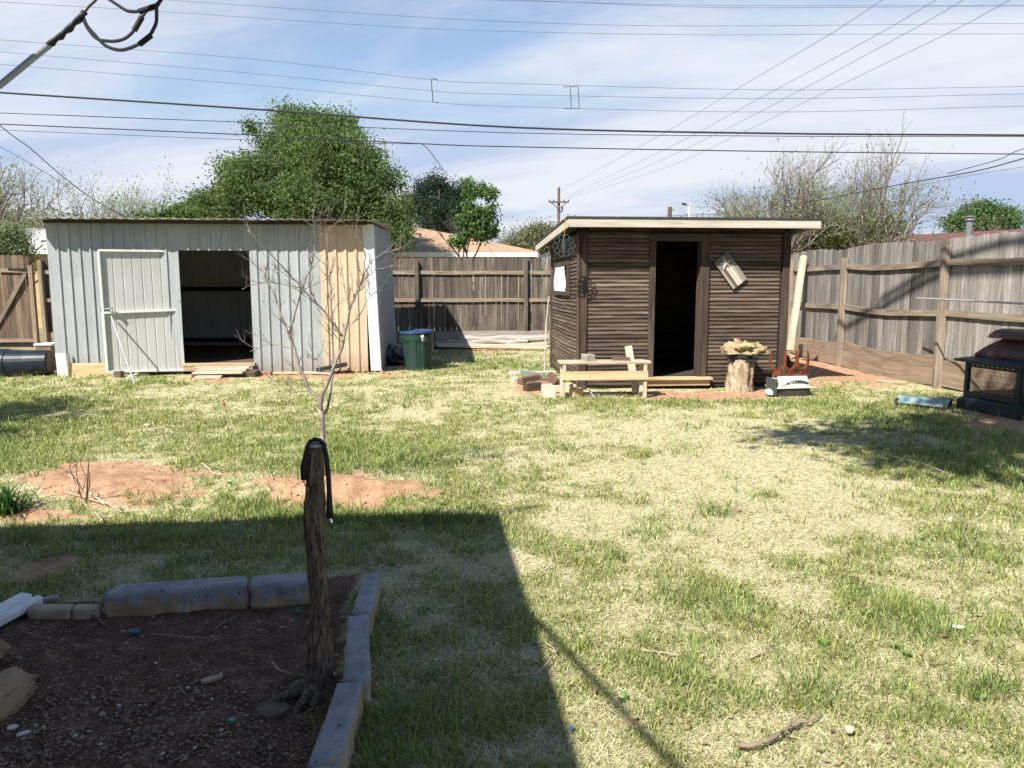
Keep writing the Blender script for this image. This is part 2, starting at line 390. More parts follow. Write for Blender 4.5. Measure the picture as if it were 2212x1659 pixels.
m_brick = plain('reddish_brick', (.27, .15, .11, 1), (.36, .24, .18, 1), (9, 9, 9), rough=.9, bump=.5)
m_whitep = plain('white_paint', (.72, .72, .70, 1), (.62, .61, .58, 1), rough=.7)
def roofmat(name, c, c2):
    s = MT(name); gc = s.attr('gc').outputs['Vector']
    br = s.n('TexBrick'); br.inputs['Scale'].default_value = 1; br.inputs['Brick Width'].default_value = .33; br.inputs['Row Height'].default_value = .14; br.inputs['Mortar Size'].default_value = .008
    br.inputs['Color1'].default_value = c; br.inputs['Color2'].default_value = c2; br.inputs['Mortar'].default_value = tuple(x * .55 for x in c[:3]) + (1,)
    s.k(gc, br.inputs['Vector']); a = s.noise(gc, (3, 3, 3), 1, 5, .6)
    col = s.mix(1.0, br.outputs['Color'], s.ramp(a, [(.3, (.8, .8, .8, 1)), (.7, (1.1, 1.1, 1.1, 1))]), 'MULTIPLY')
    return s.fin(col, .95)
m_roofA = roofmat('tan_shingles', (.46, .30, .19, 1), (.38, .25, .16, 1))
m_roofB = roofmat('red_brown_shingles', (.125, .06, .05, 1), (.17, .085, .068, 1))
m_roofC = roofmat('grey_shingles', (.50, .47, .44, 1), (.42, .40, .37, 1))
def barkm(name, dark, light, sc_=1.0, bump=1.0, zstretch=(26, 26, 5), bd=.012):
    s = MT(name); gc = s.attr('gc').outputs['Vector']
    a = s.noise(gc, tuple(q * sc_ for q in zstretch), 1, 6, .65, .8)
    s.bump(a, bump, bd); return s.fin(s.ramp(a, [(.36, dark), (.5, tuple((dark[i] + light[i]) / 2 for i in range(3)) + (1,)), (.66, light)]), .95)
m_bark = barkm('bark_dark', (.05, .035, .025, 1), (.17, .13, .095, 1), zstretch=(5, 26, 26))
m_postb = barkm('post_bark', (.045, .031, .022, 1), (.29, .22, .16, 1), 1.0, 1.0, (60, 60, 17), .02)
m_stump = barkm('stump_bark', (.22, .16, .10, 1), (.50, .41, .29, 1), .9, 1.0, (14, 14, 9), .03)
m_barkg = barkm('bark_grey', (.15, .125, .11, 1), (.33, .29, .26, 1), .6, .3, (6, 20, 20))
m_twig = plain('young_bark', (.17, .14, .12, 1), (.33, .285, .25, 1), (9, 30, 30), rough=.7)
m_twigd = plain('twig_bark', (.10, .078, .065, 1), (.20, .165, .14, 1), (9, 30, 30), rough=.7)
m_stick = plain('dry_stick', (.42, .34, .25, 1), (.28, .21, .15, 1), (5, 40, 40), rough=.9)
m_stickd = plain('dark_stick', (.10, .07, .05, 1), (.17, .12, .09, 1), (5, 40, 40), rough=.9)
m_rock = plain('sandstone', (.40, .27, .165, 1), (.25, .165, .10, 1), (5, 5, 5), rough=.95, bump=.8, bs=(14, 14, 14), bd=.02)
def leafm(name, trans=.35, rough=.55):
    s = MT(name); c = s.attr('tint').outputs['Color']; s.k(c, s.b.inputs['Base Color']); s.b.inputs['Roughness'].default_value = rough
    s.b.inputs['Specular IOR Level'].default_value = .25
    t = s.n('BsdfTranslucent'); s.k(s.mix(1.0, c, (1.15, 1.2, .7, 1), 'MULTIPLY'), t.inputs[0]); mx_ = s.n('MixShader'); mx_.inputs[0].default_value = trans
    s.k(s.b.outputs[0], mx_.inputs[1]); s.k(t.outputs[0], mx_.inputs[2]); s.k(mx_.outputs[0], s.out.inputs[0]); return s.m
m_leaf = leafm('leaf', .45); m_grass = leafm('grass_blade', .3, .6); m_straw = leafm('straw_blade', .2, .8)
def stonem():
    s = MT('painted_stone'); gc = s.attr('gc').outputs['Vector']; sp_ = s.n('SeparateXYZ'); s.k(gc, sp_.inputs[0])
    a = s.noise(gc, (30, 30, 4), 1, 4, .6, .3); b = s.noise(gc, (9, 9, 9), 1, 5, .6)
    f = s.math('ADD', s.math('MULTIPLY', sp_.outputs[2], 9), s.math('MULTIPLY', s.math('SUBTRACT', a, .5), 2.6))
    f = s.math('ADD', f, s.math('MULTIPLY', s.math('SUBTRACT', b, .5), 1.5))
    geo = s.n('NewGeometry'); spn = s.n('SeparateXYZ'); s.k(geo.outputs['Normal'], spn.inputs[0])
    f = s.math('ADD', f, s.math('MULTIPLY', s.math('GREATER_THAN', spn.outputs[2], .6), 1.4))
    k = s.math('GREATER_THAN', f, .03)
    c1 = s.ramp(b, [(.35, (.30, .215, .13, 1)), (.65, (.46, .36, .24, 1))]); c2 = s.ramp(s.noise(gc, (12, 12, 12), 1, 6, .65), [(.35, (.205, .215, .225, 1)), (.6, (.31, .32, .33, 1))])
    sp2 = s.math('LESS_THAN', s.noise(gc, (45, 45, 45), 1, 2, .5), .30)
    c2 = s.mix(sp2, c2, (.05, .055, .06, 1))
    s.bump(s.noise(gc, (25, 25, 25), 1, 6, .7), .9, .008)
    return s.fin(s.mix(k, c1, c2), .9)
m_block = stonem()
def groundm():
    s = MT('yard_ground'); z = s.attr('zone'); sp_ = s.n('SeparateColor'); s.k(z.outputs['Color'], sp_.inputs[0])
    tc_ = s.n('TexCoord').outputs['Object']
    n1 = s.noise(tc_, (1, 1, 1), 55, 6, .7); n2 = s.noise(tc_, (1, 1, 1), 9, 5, .6); n3 = s.noise(tc_, (1, 1, 1), 1.4, 4, .6)
    fib = s.noise(tc_, (40, 170, 40), 1, 3, .7, 1.2); fib2 = s.noise(tc_, (170, 45, 40), 1, 3, .7, 1.2)
    ff = s.math('ADD', s.math('MULTIPLY', fib, .5), s.math('MULTIPLY', fib2, .5))
    straw = s.ramp(ff, [(.36, (.25, .21, .11, 1)), (.5, (.50, .45, .27, 1)), (.6, (.66, .61, .41, 1))])
    green = s.ramp(s.math('ADD', s.math('MULTIPLY', ff, .6), s.math('MULTIPLY', n1, .4)), [(.38, (.11, .13, .035, 1)), (.52, (.22, .24, .08, 1)), (.62, (.40, .38, .18, 1))])
    dirt = s.ramp(s.math('ADD', s.math('MULTIPLY', n1, .45), s.math('MULTIPLY', n2, .55)), [(.33, (.21, .115, .065, 1)), (.5, (.42, .25, .15, 1)), (.65, (.55, .375, .25, 1))])
    soil = s.ramp(s.math('ADD', s.math('MULTIPLY', n1, .6), s.math('MULTIPLY', n2, .4)), [(.36, (.06, .036, .024, 1)), (.52, (.15, .09, .06, 1)), (.66, (.27, .18, .125, 1))])
    def th(v, w1, soft=5.0):
        return s.math('MULTIPLY_ADD', s.math('SUBTRACT', s.math('ADD', v, w1), .5), soft, .5, clamp=True)
    jit = s.math('MULTIPLY', s.math('SUBTRACT', n2, .5), 1.4); jit1 = s.math('MULTIPLY', s.math('SUBTRACT', n1, .5), 1.2)
    base = s.mix(th(sp_.outputs[1], s.math('ADD', jit, jit1), 2.0), straw, green)
    base = s.mix(th(sp_.outputs[0], s.math('ADD', jit, jit1), 3.5), base, dirt)
    base = s.mix(sp_.outputs[2], base, soil)
    far = s.ramp(n3, [(.4, (.20, .17, .09, 1)), (.6, (.30, .24, .14, 1))])
    s.k(s.mix(s.attr('far').outputs['Fac'], base, far), s.b.inputs['Base Color'])
    s.b.inputs['Roughness'].default_value = 1; s.b.inputs['Specular IOR Level'].default_value = .05
    s.bump(s.math('ADD', s.math('MULTIPLY', n1, .6), s.math('MULTIPLY', n2, .9)), .9, .02)
    return s.m
m_ground = groundm()
# ------------------------------------------------------------------ ground sheet
xs = np.unique(np.concatenate([-np.geomspace(600, 9, 22), np.arange(-9, 8.01, .05), np.geomspace(8.05, 600, 22)]))
ys = np.unique(np.concatenate([-np.geomspace(300, 2, 14), np.arange(-2, 1, .25), np.arange(1, 9, .04), np.arange(9, 20, .09), np.geomspace(20.2, 900, 24)]))
XX, YY = np.meshgrid(xs, ys, indexing='ij'); nx, ny = XX.shape
HH = hgt(XX.ravel(), YY.ravel())
dz, gz, bz = zones(XX.ravel(), YY.ravel())
# small clods on bare earth
HH = HH + dz * (vn(XX.ravel(), YY.ravel(), .06, 77) - .5) * .022 + bz * (vn(XX.ravel(), YY.ravel(), .05, 78) - .5) * .015
vs = np.stack([XX.ravel(), YY.ravel(), HH], 1)
I = np.arange(nx * ny).reshape(nx, ny)
q = np.stack([I[:-1, :-1].ravel(), I[1:, :-1].ravel(), I[1:, 1:].ravel(), I[:-1, 1:].ravel()], 1)
ground = fastmesh('ground', vs, q, None, np.ones((len(vs), 3)), m_ground, smooth=True)
za = ground.data.attributes.new('zone', 'FLOAT_COLOR', 'POINT'); za.data.foreach_set('color', np.stack([dz, gz, bz, np.ones_like(dz)], 1).astype(np.float32).ravel())
fa = ground.data.attributes.new('far', 'FLOAT', 'POINT'); X_, Y_ = XX.ravel(), YY.ravel()
fa.data.foreach_set('value', np.clip(np.maximum(Y_ - 19.5, np.abs(X_) - 9) / 2, 0, 1).astype(np.float32))
ground['kind'] = 'structure'

# ------------------------------------------------------------------ grass and straw
NR = np.random.RandomState(5)
C5, S5 = math.cos(R(5)), math.sin(R(5))
SA = Vector((-7.45, 12.52, 0)); SB = Vector((.96, 10.92, 0)); S6, C6 = math.sin(R(5)), math.cos(R(5))
def insheds(x, y):
    a = (x - SA.x) * C5 + (y - SA.y) * S5; b = -(x - SA.x) * S5 + (y - SA.y) * C5
    c = (x - SB.x) * C6 + (y - SB.y) * S6; d = -(x - SB.x) * S6 + (y - SB.y) * C6
    return ((a > -.02) & (a < 5.25) & (b > -.02) & (b < 4.4)) | ((c > -.02) & (c < 3.05) & (d > -.02) & (d < 2.6))
def scatter(n, y0=1.9, y1=18.3, p=1.0):
    y = np.exp(NR.uniform(math.log(y0), math.log(y1), n)); x = NR.uniform(-1, 1, n) * (.72 * y + 1.0)
    k = (~insheds(x, y)) & (x < 6.0 + .6 * (y < 10)) & (x > -10); return x[k], y[k]
def blades(x, y, h, w_, lean, az, cols, zoff=0.0, k1=.45):
    n = len(x); z = hgt(x, y) + zoff
    s = np.sin(az); c = np.cos(az); pa = az + NR.uniform(-.9, .9, n) + math.pi / 2
    px, py = np.cos(pa) * w_ / 2, np.sin(pa) * w_ / 2
    b = np.stack([x, y, z - .004], 1); side = np.stack([px, py, np.zeros(n)], 1)
    l1 = lean * k1; l2 = lean
    mid = b + np.stack([c * np.sin(l1), s * np.sin(l1), np.cos(l1)], 1) * (h * .55)[:, None]
    tip = mid + np.stack([c * np.sin(np.minimum(l2 * 1.3, 1.65)), s * np.sin(np.minimum(l2 * 1.3, 1.65)), np.cos(np.minimum(l2 * 1.3, 1.65))], 1) * (h * .5)[:, None]
    V = np.stack([b - side, b + side, mid + side * .8, mid - side * .8, tip], 1).reshape(-1, 3)
    i = np.arange(n) * 5
    return V, np.stack([i, i + 1, i + 2, i + 3], 1), np.stack([i + 3, i + 2, i + 4], 1), np.repeat(cols, 5, axis=0)
def join(L):
    off = 0; V = []; Q = []; T = []; C = []
    for v, q_, t_, c in L: V.append(v); Q.append(q_ + off); T.append(t_ + off); C.append(c); off += len(v)
    return np.concatenate(V), np.concatenate(Q), np.concatenate(T), np.concatenate(C)
def gcol(n, a, b, j=.18):
    t = NR.rand(n, 1); return (np.array(a) * (1 - t) + np.array(b) * t) * (1 + NR.uniform(-j, j, (n, 1)))
L = []
# short lawn
x, y = scatter(400000); d, g, bd = zones(x, y)
k = (NR.rand(len(x)) < np.clip(g * 1.1 - .08, .12, 1)) & (d < .5) & (bd < .5); x, y, g = x[k], y[k], g[k]; n = len(x)
h = (.018 + .026 * NR.rand(n)) * (.7 + .8 * g) * (1 + y * .02)
cc = gcol(n, (.15, .19, .045), (.46, .46, .18)); 
L.append(blades(x, y, h, (.0022 + .00085 * y) * NR.uniform(.6, 1.3, n), NR.uniform(.4, 1.5, n), NR.uniform(0, 6.28, n), cc))
# tufts: clumps of longer blades
tx, ty = scatter(20000); d, g, bd = zones(tx, ty)
k = (NR.rand(len(tx)) < np.clip(g * 1.1 - .22, .035, 1) * np.clip(fbm(tx, ty, .6, 61) * 3 - .85, .1, 1)) & (bd < .5) & (d < .75); tx, ty, g = tx[k], ty[k], g[k]
# tall patches seen in the yard
ex = []
for u, v, ru, rv_, n in ((700, 990, 190, 42, 330), (900, 985, 150, 35, 160), (690, 1124, 190, 10, 150), (950, 1125, 110, 14, 130), (20, 960, 60, 60, 110), (820, 870, 90, 12, 60), (1760, 876, 110, 10, 110), (1480, 870, 220, 6, 60), (1290, 866, 120, 4, 20), (1960, 905, 160, 22, 180), (2080, 1000, 150, 50, 260), (1100, 790, 110, 20, 160), (880, 1560, 120, 60, 90), (830, 1640, 60, 30, 70),
                         (1540, 1110, 30, 12, 30), (1500, 925, 20, 10, 20), (1650, 1075, 25, 10, 18), (1405, 1150, 40, 14, 25), (1470, 975, 26, 9, 16), (1940, 1330, 70, 25, 45), (2100, 1190, 120, 60, 90), (2110, 1490, 60, 30, 40), (1760, 1490, 60, 20, 30), (1500, 1300, 70, 25, 30), (1610, 1330, 60, 20, 26), (2010, 1380, 60, 20, 30), (1330, 1210, 40, 14, 22), (1230, 975, 40, 10, 18),
                         (60, 815, 90, 5, 50), (300, 830, 150, 6, 60), (590, 960, 60, 20, 40), (350, 1090, 60, 12, 40), (560, 1100, 60, 14, 40), (200, 1170, 240, 16, 120)):
    uu = NR.normal(u, ru * .7, n); vv = NR.normal(v, rv_ * .62, n)
    for a, b in zip(uu, vv):
        if random.random() < .25: continue
        if b > 740:
            p = G(a, b); ex.append((p.x, p.y))
ex = np.array(ex); tx = np.concatenate([tx, ex[:, 0]]); ty = np.concatenate([ty, ex[:, 1]]); tall = np.concatenate([np.zeros(len(g)), np.ones(len(ex))])
k = ~insheds(tx, ty) & ~inpoly(tx, ty, BEDP) & (tx < 6.1); tx, ty, tall = tx[k], ty[k], tall[k]
nb = NR.randint(4, 13, len(tx)); idx = np.repeat(np.arange(len(tx)), nb); n = len(idx)
sz = (NR.uniform(.6, 1.25, len(tx)) * (1 + .45 * tall))[idx]
a = NR.uniform(0, 6.28, n); rr = np.abs(NR.normal(0, .04, n)) * sz
x = tx[idx] + np.cos(a) * rr; y = ty[idx] + np.sin(a) * rr
tc1 = gcol(len(tx), (.10, .155, .04), (.31, .38, .12), .15)[idx] * NR.uniform(.75, 1.3, (n, 1))
L.append(blades(x, y, NR.uniform(.03, .082, n) * sz, (.0028 + .0006 * y) * NR.uniform(.7, 1.2, n), NR.uniform(.3, 1.45, n), a + NR.normal(0, .8, n), tc1))
V, Q, T, C = join(L)
o = fastmesh('grass', V, Q, T, np.clip(C, 0, 1), m_grass); o['kind'] = 'stuff'; tag(o, 'patchy green lawn grass and weed tufts across the yard', 'grass')
print('grass blades', len(V) // 5)
# dry straw thatch
x, y = scatter(520000); d, g, bd = zones(x, y)
k = (NR.rand(len(x)) < np.clip(1.0 - g * .55, .2, 1)) & (NR.rand(len(x)) > d * 1.05 - .04) & (bd < .5); x, y = x[k], y[k]; n = len(x)
cc = gcol(n, (.36, .305, .165), (.76, .715, .49), .15)
S = [blades(x, y, NR.uniform(.014, .05, n) * (1 + .03 * y), (.0016 + .0007 * y) * NR.uniform(.5, 1.3, n), NR.uniform(1.15, 1.62, n), NR.uniform(0, 6.28, n), cc, .006, .92)]
x, y = scatter(3000, 1.9, 5); k = inpoly(x, y, BEDP); x, y = x[k], y[k]; n = len(x)
S.append(blades(x, y, NR.uniform(.02, .09, n), np.full(n, .0025), NR.uniform(1.4, 1.6, n), NR.uniform(0, 6.28, n), gcol(n, (.16, .11, .07), (.40, .32, .22)), .008, 1.0))
V, Q, T, C = join(S)
o = fastmesh('dry_thatch', V, Q, T, np.clip(C, 0, 1), m_straw); o['kind'] = 'stuff'; tag(o, 'pale dead straw thatch between the green grass', 'dead grass')
wx_, wy_ = scatter(420, 2.2, 12); d, g, bd = zones(wx_, wy_); k = (bd < .5) & (d < .7) & (g > .35); wx_, wy_ = wx_[k][:45], wy_[k][:45]
WL = []
for a_, b_ in zip(wx_, wy_):
    n = NR.randint(5, 10); az = NR.uniform(0, 6.28, n); l_ = NR.uniform(.015, .038, n); zc_ = hg(a_, b_)
    for q_, r_ in zip(az, l_):
        dx_, dy_ = math.cos(q_), math.sin(q_); wd = r_ * .28
        WL.append([(a_, b_, zc_ + .006), (a_ + dx_ * r_ * .5 - dy_ * wd, b_ + dy_ * r_ * .5 + dx_ * wd, zc_ + .03), (a_ + dx_ * r_, b_ + dy_ * r_, zc_ + .018 + .02 * NR.rand()), (a_ + dx_ * r_ * .5 + dy_ * wd, b_ + dy_ * r_ * .5 - dx_ * wd, zc_ + .03)])
V = np.array(WL).reshape(-1, 3); C = np.repeat(gcol(len(WL), (.10, .19, .04), (.24, .36, .10)), 4, axis=0)
o = fastmesh('weeds', V, np.arange(len(V)).reshape(-1, 4), None, np.clip(C, 0, 1), m_grass); o['kind'] = 'stuff'; tag(o, 'small broad-leaved weeds growing through the lawn', 'weeds')
x, y = scatter(2600, 2.0, 12); n = len(x); z = hgt(x, y) + .018; P_ = np.stack([x, y, z], 1)
a_ = NR.uniform(0, 6.28, n); l_ = NR.uniform(.012, .035, n); dx_, dy_ = np.cos(a_) * l_, np.sin(a_) * l_; tz = NR.uniform(-.008, .014, n)
V = np.stack([P_ - np.stack([dx_, dy_, tz], 1) * .5, P_ + np.stack([-dy_, dx_, tz], 1) * .25, P_ + np.stack([dx_, dy_, tz + .006], 1) * .5, P_ - np.stack([-dy_, dx_, -tz], 1) * .25], 1).reshape(-1, 3)
o = fastmesh('dead_leaves', V, np.arange(len(V)).reshape(-1, 4), None, np.repeat(np.clip(gcol(n, (.16, .09, .05), (.50, .38, .24)), 0, 1), 4, axis=0), m_straw); o['kind'] = 'stuff'; tag(o, 'tiny dry brown leaf bits scattered over the yard', 'leaf litter')
# gravel in the bed + few clods on the mounds
def pebbles(name, x, y, s, cols, mat_, lab, cat):
    n = len(x); base = np.array([(1, 0, 0), (-1, 0, 0), (0, 1, 0), (0, -1, 0), (0, 0, 1), (0, 0, -1), (.62, .62, .3), (-.62, .62, .3), (-.62, -.62, .3), (.62, -.62, .3)], float)
    tri = np.array([(6, 0, 2), (4, 0, 6)]);
    # cheap: rounded box-like octa with 4 extra ring points
    ring = [0, 6, 2, 7, 1, 8, 3, 9]; F_ = []
    for i in range(8): F_.append((ring[i], ring[(i + 1) % 8], 4)); F_.append((ring[(i + 1) % 8], ring[i], 5))
    F_ = np.array(F_); P = base[None] * NR.uniform(.7, 1.15, (n, 10, 1))
    sc3 = np.stack([NR.uniform(.8, 1.4, n), NR.uniform(.6, 1, n), NR.uniform(.35, .6, n)], 1) * s[:, None] / 2
    P = P * sc3[:, None, :]; a = NR.uniform(0, 6.28, n); c, s_ = np.cos(a)[:, None], np.sin(a)[:, None]
    til = NR.uniform(-.4, .4, (n, 1))
    X = P[..., 0] * c - P[..., 1] * s_; Y = P[..., 0] * s_ + P[..., 1] * c; Z = P[..., 2] + X * til
    V = np.stack([X + x[:, None], Y + y[:, None], Z + (hgt(x, y) + s * .14)[:, None]], 2).reshape(-1, 3)
    T = (F_[None] + (np.arange(n) * 10)[:, None, None]).reshape(-1, 3)
    o = fastmesh(name, V, None, T, np.repeat(cols, 10, axis=0), mat_, smooth=False); o['kind'] = 'stuff'; tag(o, lab, cat); return o
def tintm(name, rough):
    s = MT(name); s.k(s.attr('tint').outputs['Color'], s.b.inputs['Base Color']); s.b.inputs['Roughness'].default_value = rough; return s.m
m_peb = tintm('pebble_stone', .8)
n = 85000; y = NR.uniform(1.6, 4.0, n); x = NR.uniform(-3, .2, n); k = inpoly(x, y, BEDP); x, y = x[k], y[k]
u_, v_ = pix(x, y, np.zeros_like(x)); dens = np.clip((v_ - 1380) / 260, .10, 1) * np.clip(fbm(x, y, .35, 91) * 2.6 - .55, .08, 1) * np.clip(1.25 - u_ / 760, .12, 1)
k = NR.rand(len(x)) < dens; x, y = x[k], y[k]; n = len(x)
cc = gcol(n, (.10, .062, .043), (.34, .24, .165), .25); wht = NR.rand(n) < .008; cc[wht] = (.52, .48, .42)
pebbles('gravel', x, y, NR.uniform(.007, .019, n) * (1 + .3 * wht), cc, m_peb, 'small brown pea gravel spread over the dark soil bed', 'gravel')
x, y = scatter(60000, 2.2, 14); d, g, bd = zones(x, y); k = (d > .75) & (NR.rand(len(x)) < .12); x, y = x[k], y[k]; n = len(x)
pebbles('dirt_clods', x, y, NR.uniform(.008, .03, n), gcol(n, (.26, .13, .07), (.46, .27, .16)), m_peb, 'loose red dirt crumbs on the bare mounds', 'dirt')

# ------------------------------------------------------------------ trees
def cones(segs, n=6):
    """segs: array rows p0(3) p1(3) r0 r1"""
    S = np.array(segs, float); m = len(S); d = S[:, 3:6] - S[:, :3]; L = np.linalg.norm(d, axis=1, keepdims=True); d = d / np.maximum(L, 1e-6)
    ref = np.where(np.abs(d[:, 2:3]) < .9, np.array([[0, 0, 1.]]), np.array([[1., 0, 0]])); a = np.cross(d, ref); a /= np.linalg.norm(a, axis=1, keepdims=True); b = np.cross(d, a)
    t = np.arange(n) * 2 * math.pi / n; ring = a[:, None] * np.cos(t)[None, :, None] + b[:, None] * np.sin(t)[None, :, None]
    V = np.concatenate([S[:, None, :3] + ring * S[:, 6][:, None, None], S[:, None, 3:6] + d[:, None] * (S[:, 7] * .3)[:, None, None] + ring * S[:, 7][:, None, None]], 1).reshape(-1, 3)
    k = np.arange(n); f = np.stack([k, (k + 1) % n, n + (k + 1) % n, n + k], 1); Q = (f[None] + (np.arange(m) * 2 * n)[:, None, None]).reshape(-1, 4)
    return V, Q
def grow(p, d, ln, r, lv, rng, segs, tips, up=.25, spread=.6, kids=(2, 4), wob=.26, shrink=.72):
    ns = 4 if lv > 1 else 3; q = Vector(p); d = Vector(d).normalized(); pts = []
    for i in range(ns):
        d = (d + Vector((rng.uniform(-wob, wob), rng.uniform(-wob, wob), rng.uniform(-wob, wob) + up * .12))).normalized()
        e = q + d * ln / ns; r1 = r * (1 - .45 * (i + 1) / ns); r0 = r * (1 - .45 * i / ns)
        segs.append((*q, *e, r0, r1)); q = e; pts.append((q.copy(), r1, d.copy()))
    if lv <= 0: tips.append(q); return
    for j in range(rng.randint(*kids)):
        c, rr, dd = pts[rng.randint(max(0, ns - 3), ns - 1)]
        ax = Vector((rng.uniform(-1, 1), rng.uniform(-1, 1), rng.uniform(-.3, 1))).normalized()
        grow(c, (dd + ax * spread * rng.uniform(.6, 1.3) + Vector((0, 0, up * .3))), ln * shrink * rng.uniform(.75, 1.15), rr * rng.uniform(.5, .8), lv - 1, rng, segs, tips, up, spread, kids, wob, shrink)
    grow(q, d, ln * shrink, pts[-1][1] * .9, lv - 1, rng, segs, tips, up, spread, kids, wob, shrink)
def leaves(P, size, c0, c1, rs, asp=.6, droop=0):
    n = len(P); a = rs.normal(size=(n, 3)); a[:, 2] -= droop; a /= np.linalg.norm(a, axis=1, keepdims=True); b = rs.normal(size=(n, 3)); b = np.cross(a, b); b /= np.linalg.norm(b, axis=1, keepdims=True)
    s = (size * rs.uniform(.6, 1.3, n))[:, None]; V = np.stack([P - a * s * .5, P + b * s * .5 * asp, P + a * s * .6, P - b * s * .5 * asp], 1).reshape(-1, 3)
    t = rs.rand(n, 1); C = (np.array(c0) * (1 - t) + np.array(c1) * t) * rs.uniform(.8, 1.2, (n, 1))
    return V, np.arange(n * 4).reshape(-1, 4), np.repeat(C, 4, axis=0)
def crownpts(ells, n, rs, clump=.3, per=26, shell=.45, gaps=.25, jag=.16):
    wts = np.array([e[1][0] * e[1][1] + e[1][0] * e[1][2] for e in ells]); wts = wts / wts.sum(); nc = n // per; P = []
    for e, w_ in zip(ells, wts):
        m = int(nc * w_) + 1; v = rs.normal(size=(m, 3)); v /= np.linalg.norm(v, axis=1, keepdims=True)
        r = rs.uniform(shell, 1, m) ** .6 * (1 + rs.normal(0, jag, m)); c = np.array(e[0]) + v * r[:, None] * np.array(e[1]); P.append(c)
    c = np.concatenate(P); ph = np.sin(c[:, 0] * 1.9 + c[:, 2] * 2.7 + c[:, 1]) * np.cos(c[:, 2] * 3.1 - c[:, 0] * 1.3); c = c[ph > -1 + gaps]
    csz = rs.uniform(.55, 1.4, len(c)) * clump
    p = np.repeat(c, per, axis=0) + rs.normal(size=(len(c) * per, 3)) * np.repeat(csz, per)[:, None] * np.array([1, 1, .75]) * .62
    shade = np.repeat(rs.uniform(.72, 1.25, len(c)), per)
    return p, shade
def tree(name, label, base, segs_tips, leafP, shade, lsz, c0, c1, bark, group='trees beyond the fences', asp=.6, seed=1, part='crown', nside=6):
    rs = np.random.RandomState(seed); t = thing(name, base, label, 'tree', group)
    if segs_tips:
        V, Q = cones(segs_tips, nside); fastm = fastmesh('trunk', V, Q, None, np.ones((len(V), 3)), bark, t, smooth=True)
    if leafP is not None and len(leafP):
        V, Q, C = leaves(leafP, lsz, c0, c1, rs, asp)
        if shade is not None: C = C * np.repeat(shade, 4)[:, None]
        fastmesh(part, V, Q, None, np.clip(C, 0, 1), m_leaf, t)
    return t
def ell(u, v, Y, ru, rv_, ry=None):
    c = D(u, v, Y); k = Y / F; return ((c.x, c.y, c.z), (ru * k, (ry if ry else (ru + rv_) / 2 * k), rv_ * k))
GR = 'trees beyond the fences'
# big mulberry
rng = random.Random(3); rs = np.random.RandomState(3)
E = [ell(668, 345, 27, 95, 80), ell(725, 355, 26, 85, 75), ell(612, 310, 27.5, 46, 50), ell(690, 285, 27, 66, 36), ell(560, 400, 26, 80, 58), ell(475, 445, 26.5, 44, 34), ell(795, 400, 26, 66, 72), ell(845, 460, 25.5, 42, 50), ell(700, 440, 26, 140, 62), ell(845, 500, 25, 42, 38), ell(625, 258, 27, 22, 24), ell(738, 268, 27, 20, 18), ell(500, 370, 26.5, 20, 20), ell(425, 432, 26.5, 12, 12), ell(550, 275, 27, 12, 14), ell(520, 400, 26, 26, 26)]
P, sh = crownpts(E, 170000, rs, clump=.34, per=40, shell=.5, jag=.15, gaps=.5)
b = Vector((D(690, 500, 26.5).x, 26.5, 0)); sg = []; tp = []
for dx in (-.5, -.15, .3, .6): grow(b + Vector((dx * .2, 0, 0)), (dx, rng.uniform(.1, .5), 1), 2.3, .13, 4, rng, sg, tp, .5, .6)
tree('mulberry_tree', 'largest tree, broad dense bright green crown towering behind the metal shed', b, sg, P, sh, .09, (.075, .13, .045), (.18, .255, .095), m_bark, seed=4)
# dark cedar
rs = np.random.RandomState(8); E = [ell(950, 470, 33, 56, 44)] + [ell(u_, v_ + 40, 33 + .3 * k_, 13, 46) for k_, (u_, v_) in enumerate(((885, 402), (903, 396), (918, 388), (934, 382), (948, 378), (962, 384), (975, 392), (990, 388), (1002, 400), (925, 410), (958, 405), (985, 415)))]
P, sh = crownpts(E, 34000, rs, clump=.28, per=30, shell=.3)
b = Vector((D(950, 500, 33).x, 33, 0)); sg = [(*b, b.x, b.y, 5.4, .22, .05)]
tree('cedar_tree', 'dark blue-green evergreen with pointed tips behind the tan roofed house', b, sg, P, sh, .12, (.016, .035, .022), (.05, .085, .05), m_bark, seed=5, asp=.3)
# small leafy tree right of the cedar
rng = random.Random(12); rs = np.random.RandomState(12); b = Vector((D(1030, 545, 21.5).x, 21.5, 0)); sg = []; tp = []
grow(b, (0, 0, 1), 1.9, .07, 0, rng, sg, tp, .8, .3)
top = sg[-1][3:6]
for a in (-.55, -.2, .15, .5): grow(top, (a, rng.uniform(-.3, .3), 1), .85, .035, 2, rng, sg, tp, .7, .5)
E = [ell(1030, 505, 21.5, 32, 22), ell(1035, 470, 21.5, 33, 30), ell(1025, 435, 21.5, 24, 30), ell(1014, 402, 21.5, 6, 16), ell(1058, 440, 21.5, 10, 26), ell(995, 522, 21.5, 20, 8), ell(1064, 418, 21.5, 5, 10), ell(1062, 500, 21.5, 12, 14), ell(1004, 480, 21.5, 12, 20), ell(1042, 410, 21.5, 6, 12)]
P, sh = crownpts(E, 15000, rs, clump=.13, per=12, shell=.0, jag=.3, gaps=.3)
tree('sapling_tree', 'slim light green young tree standing just behind the back fence', b, sg, P, sh, .085, (.06, .13, .04), (.20, .30, .11), m_bark, seed=6)
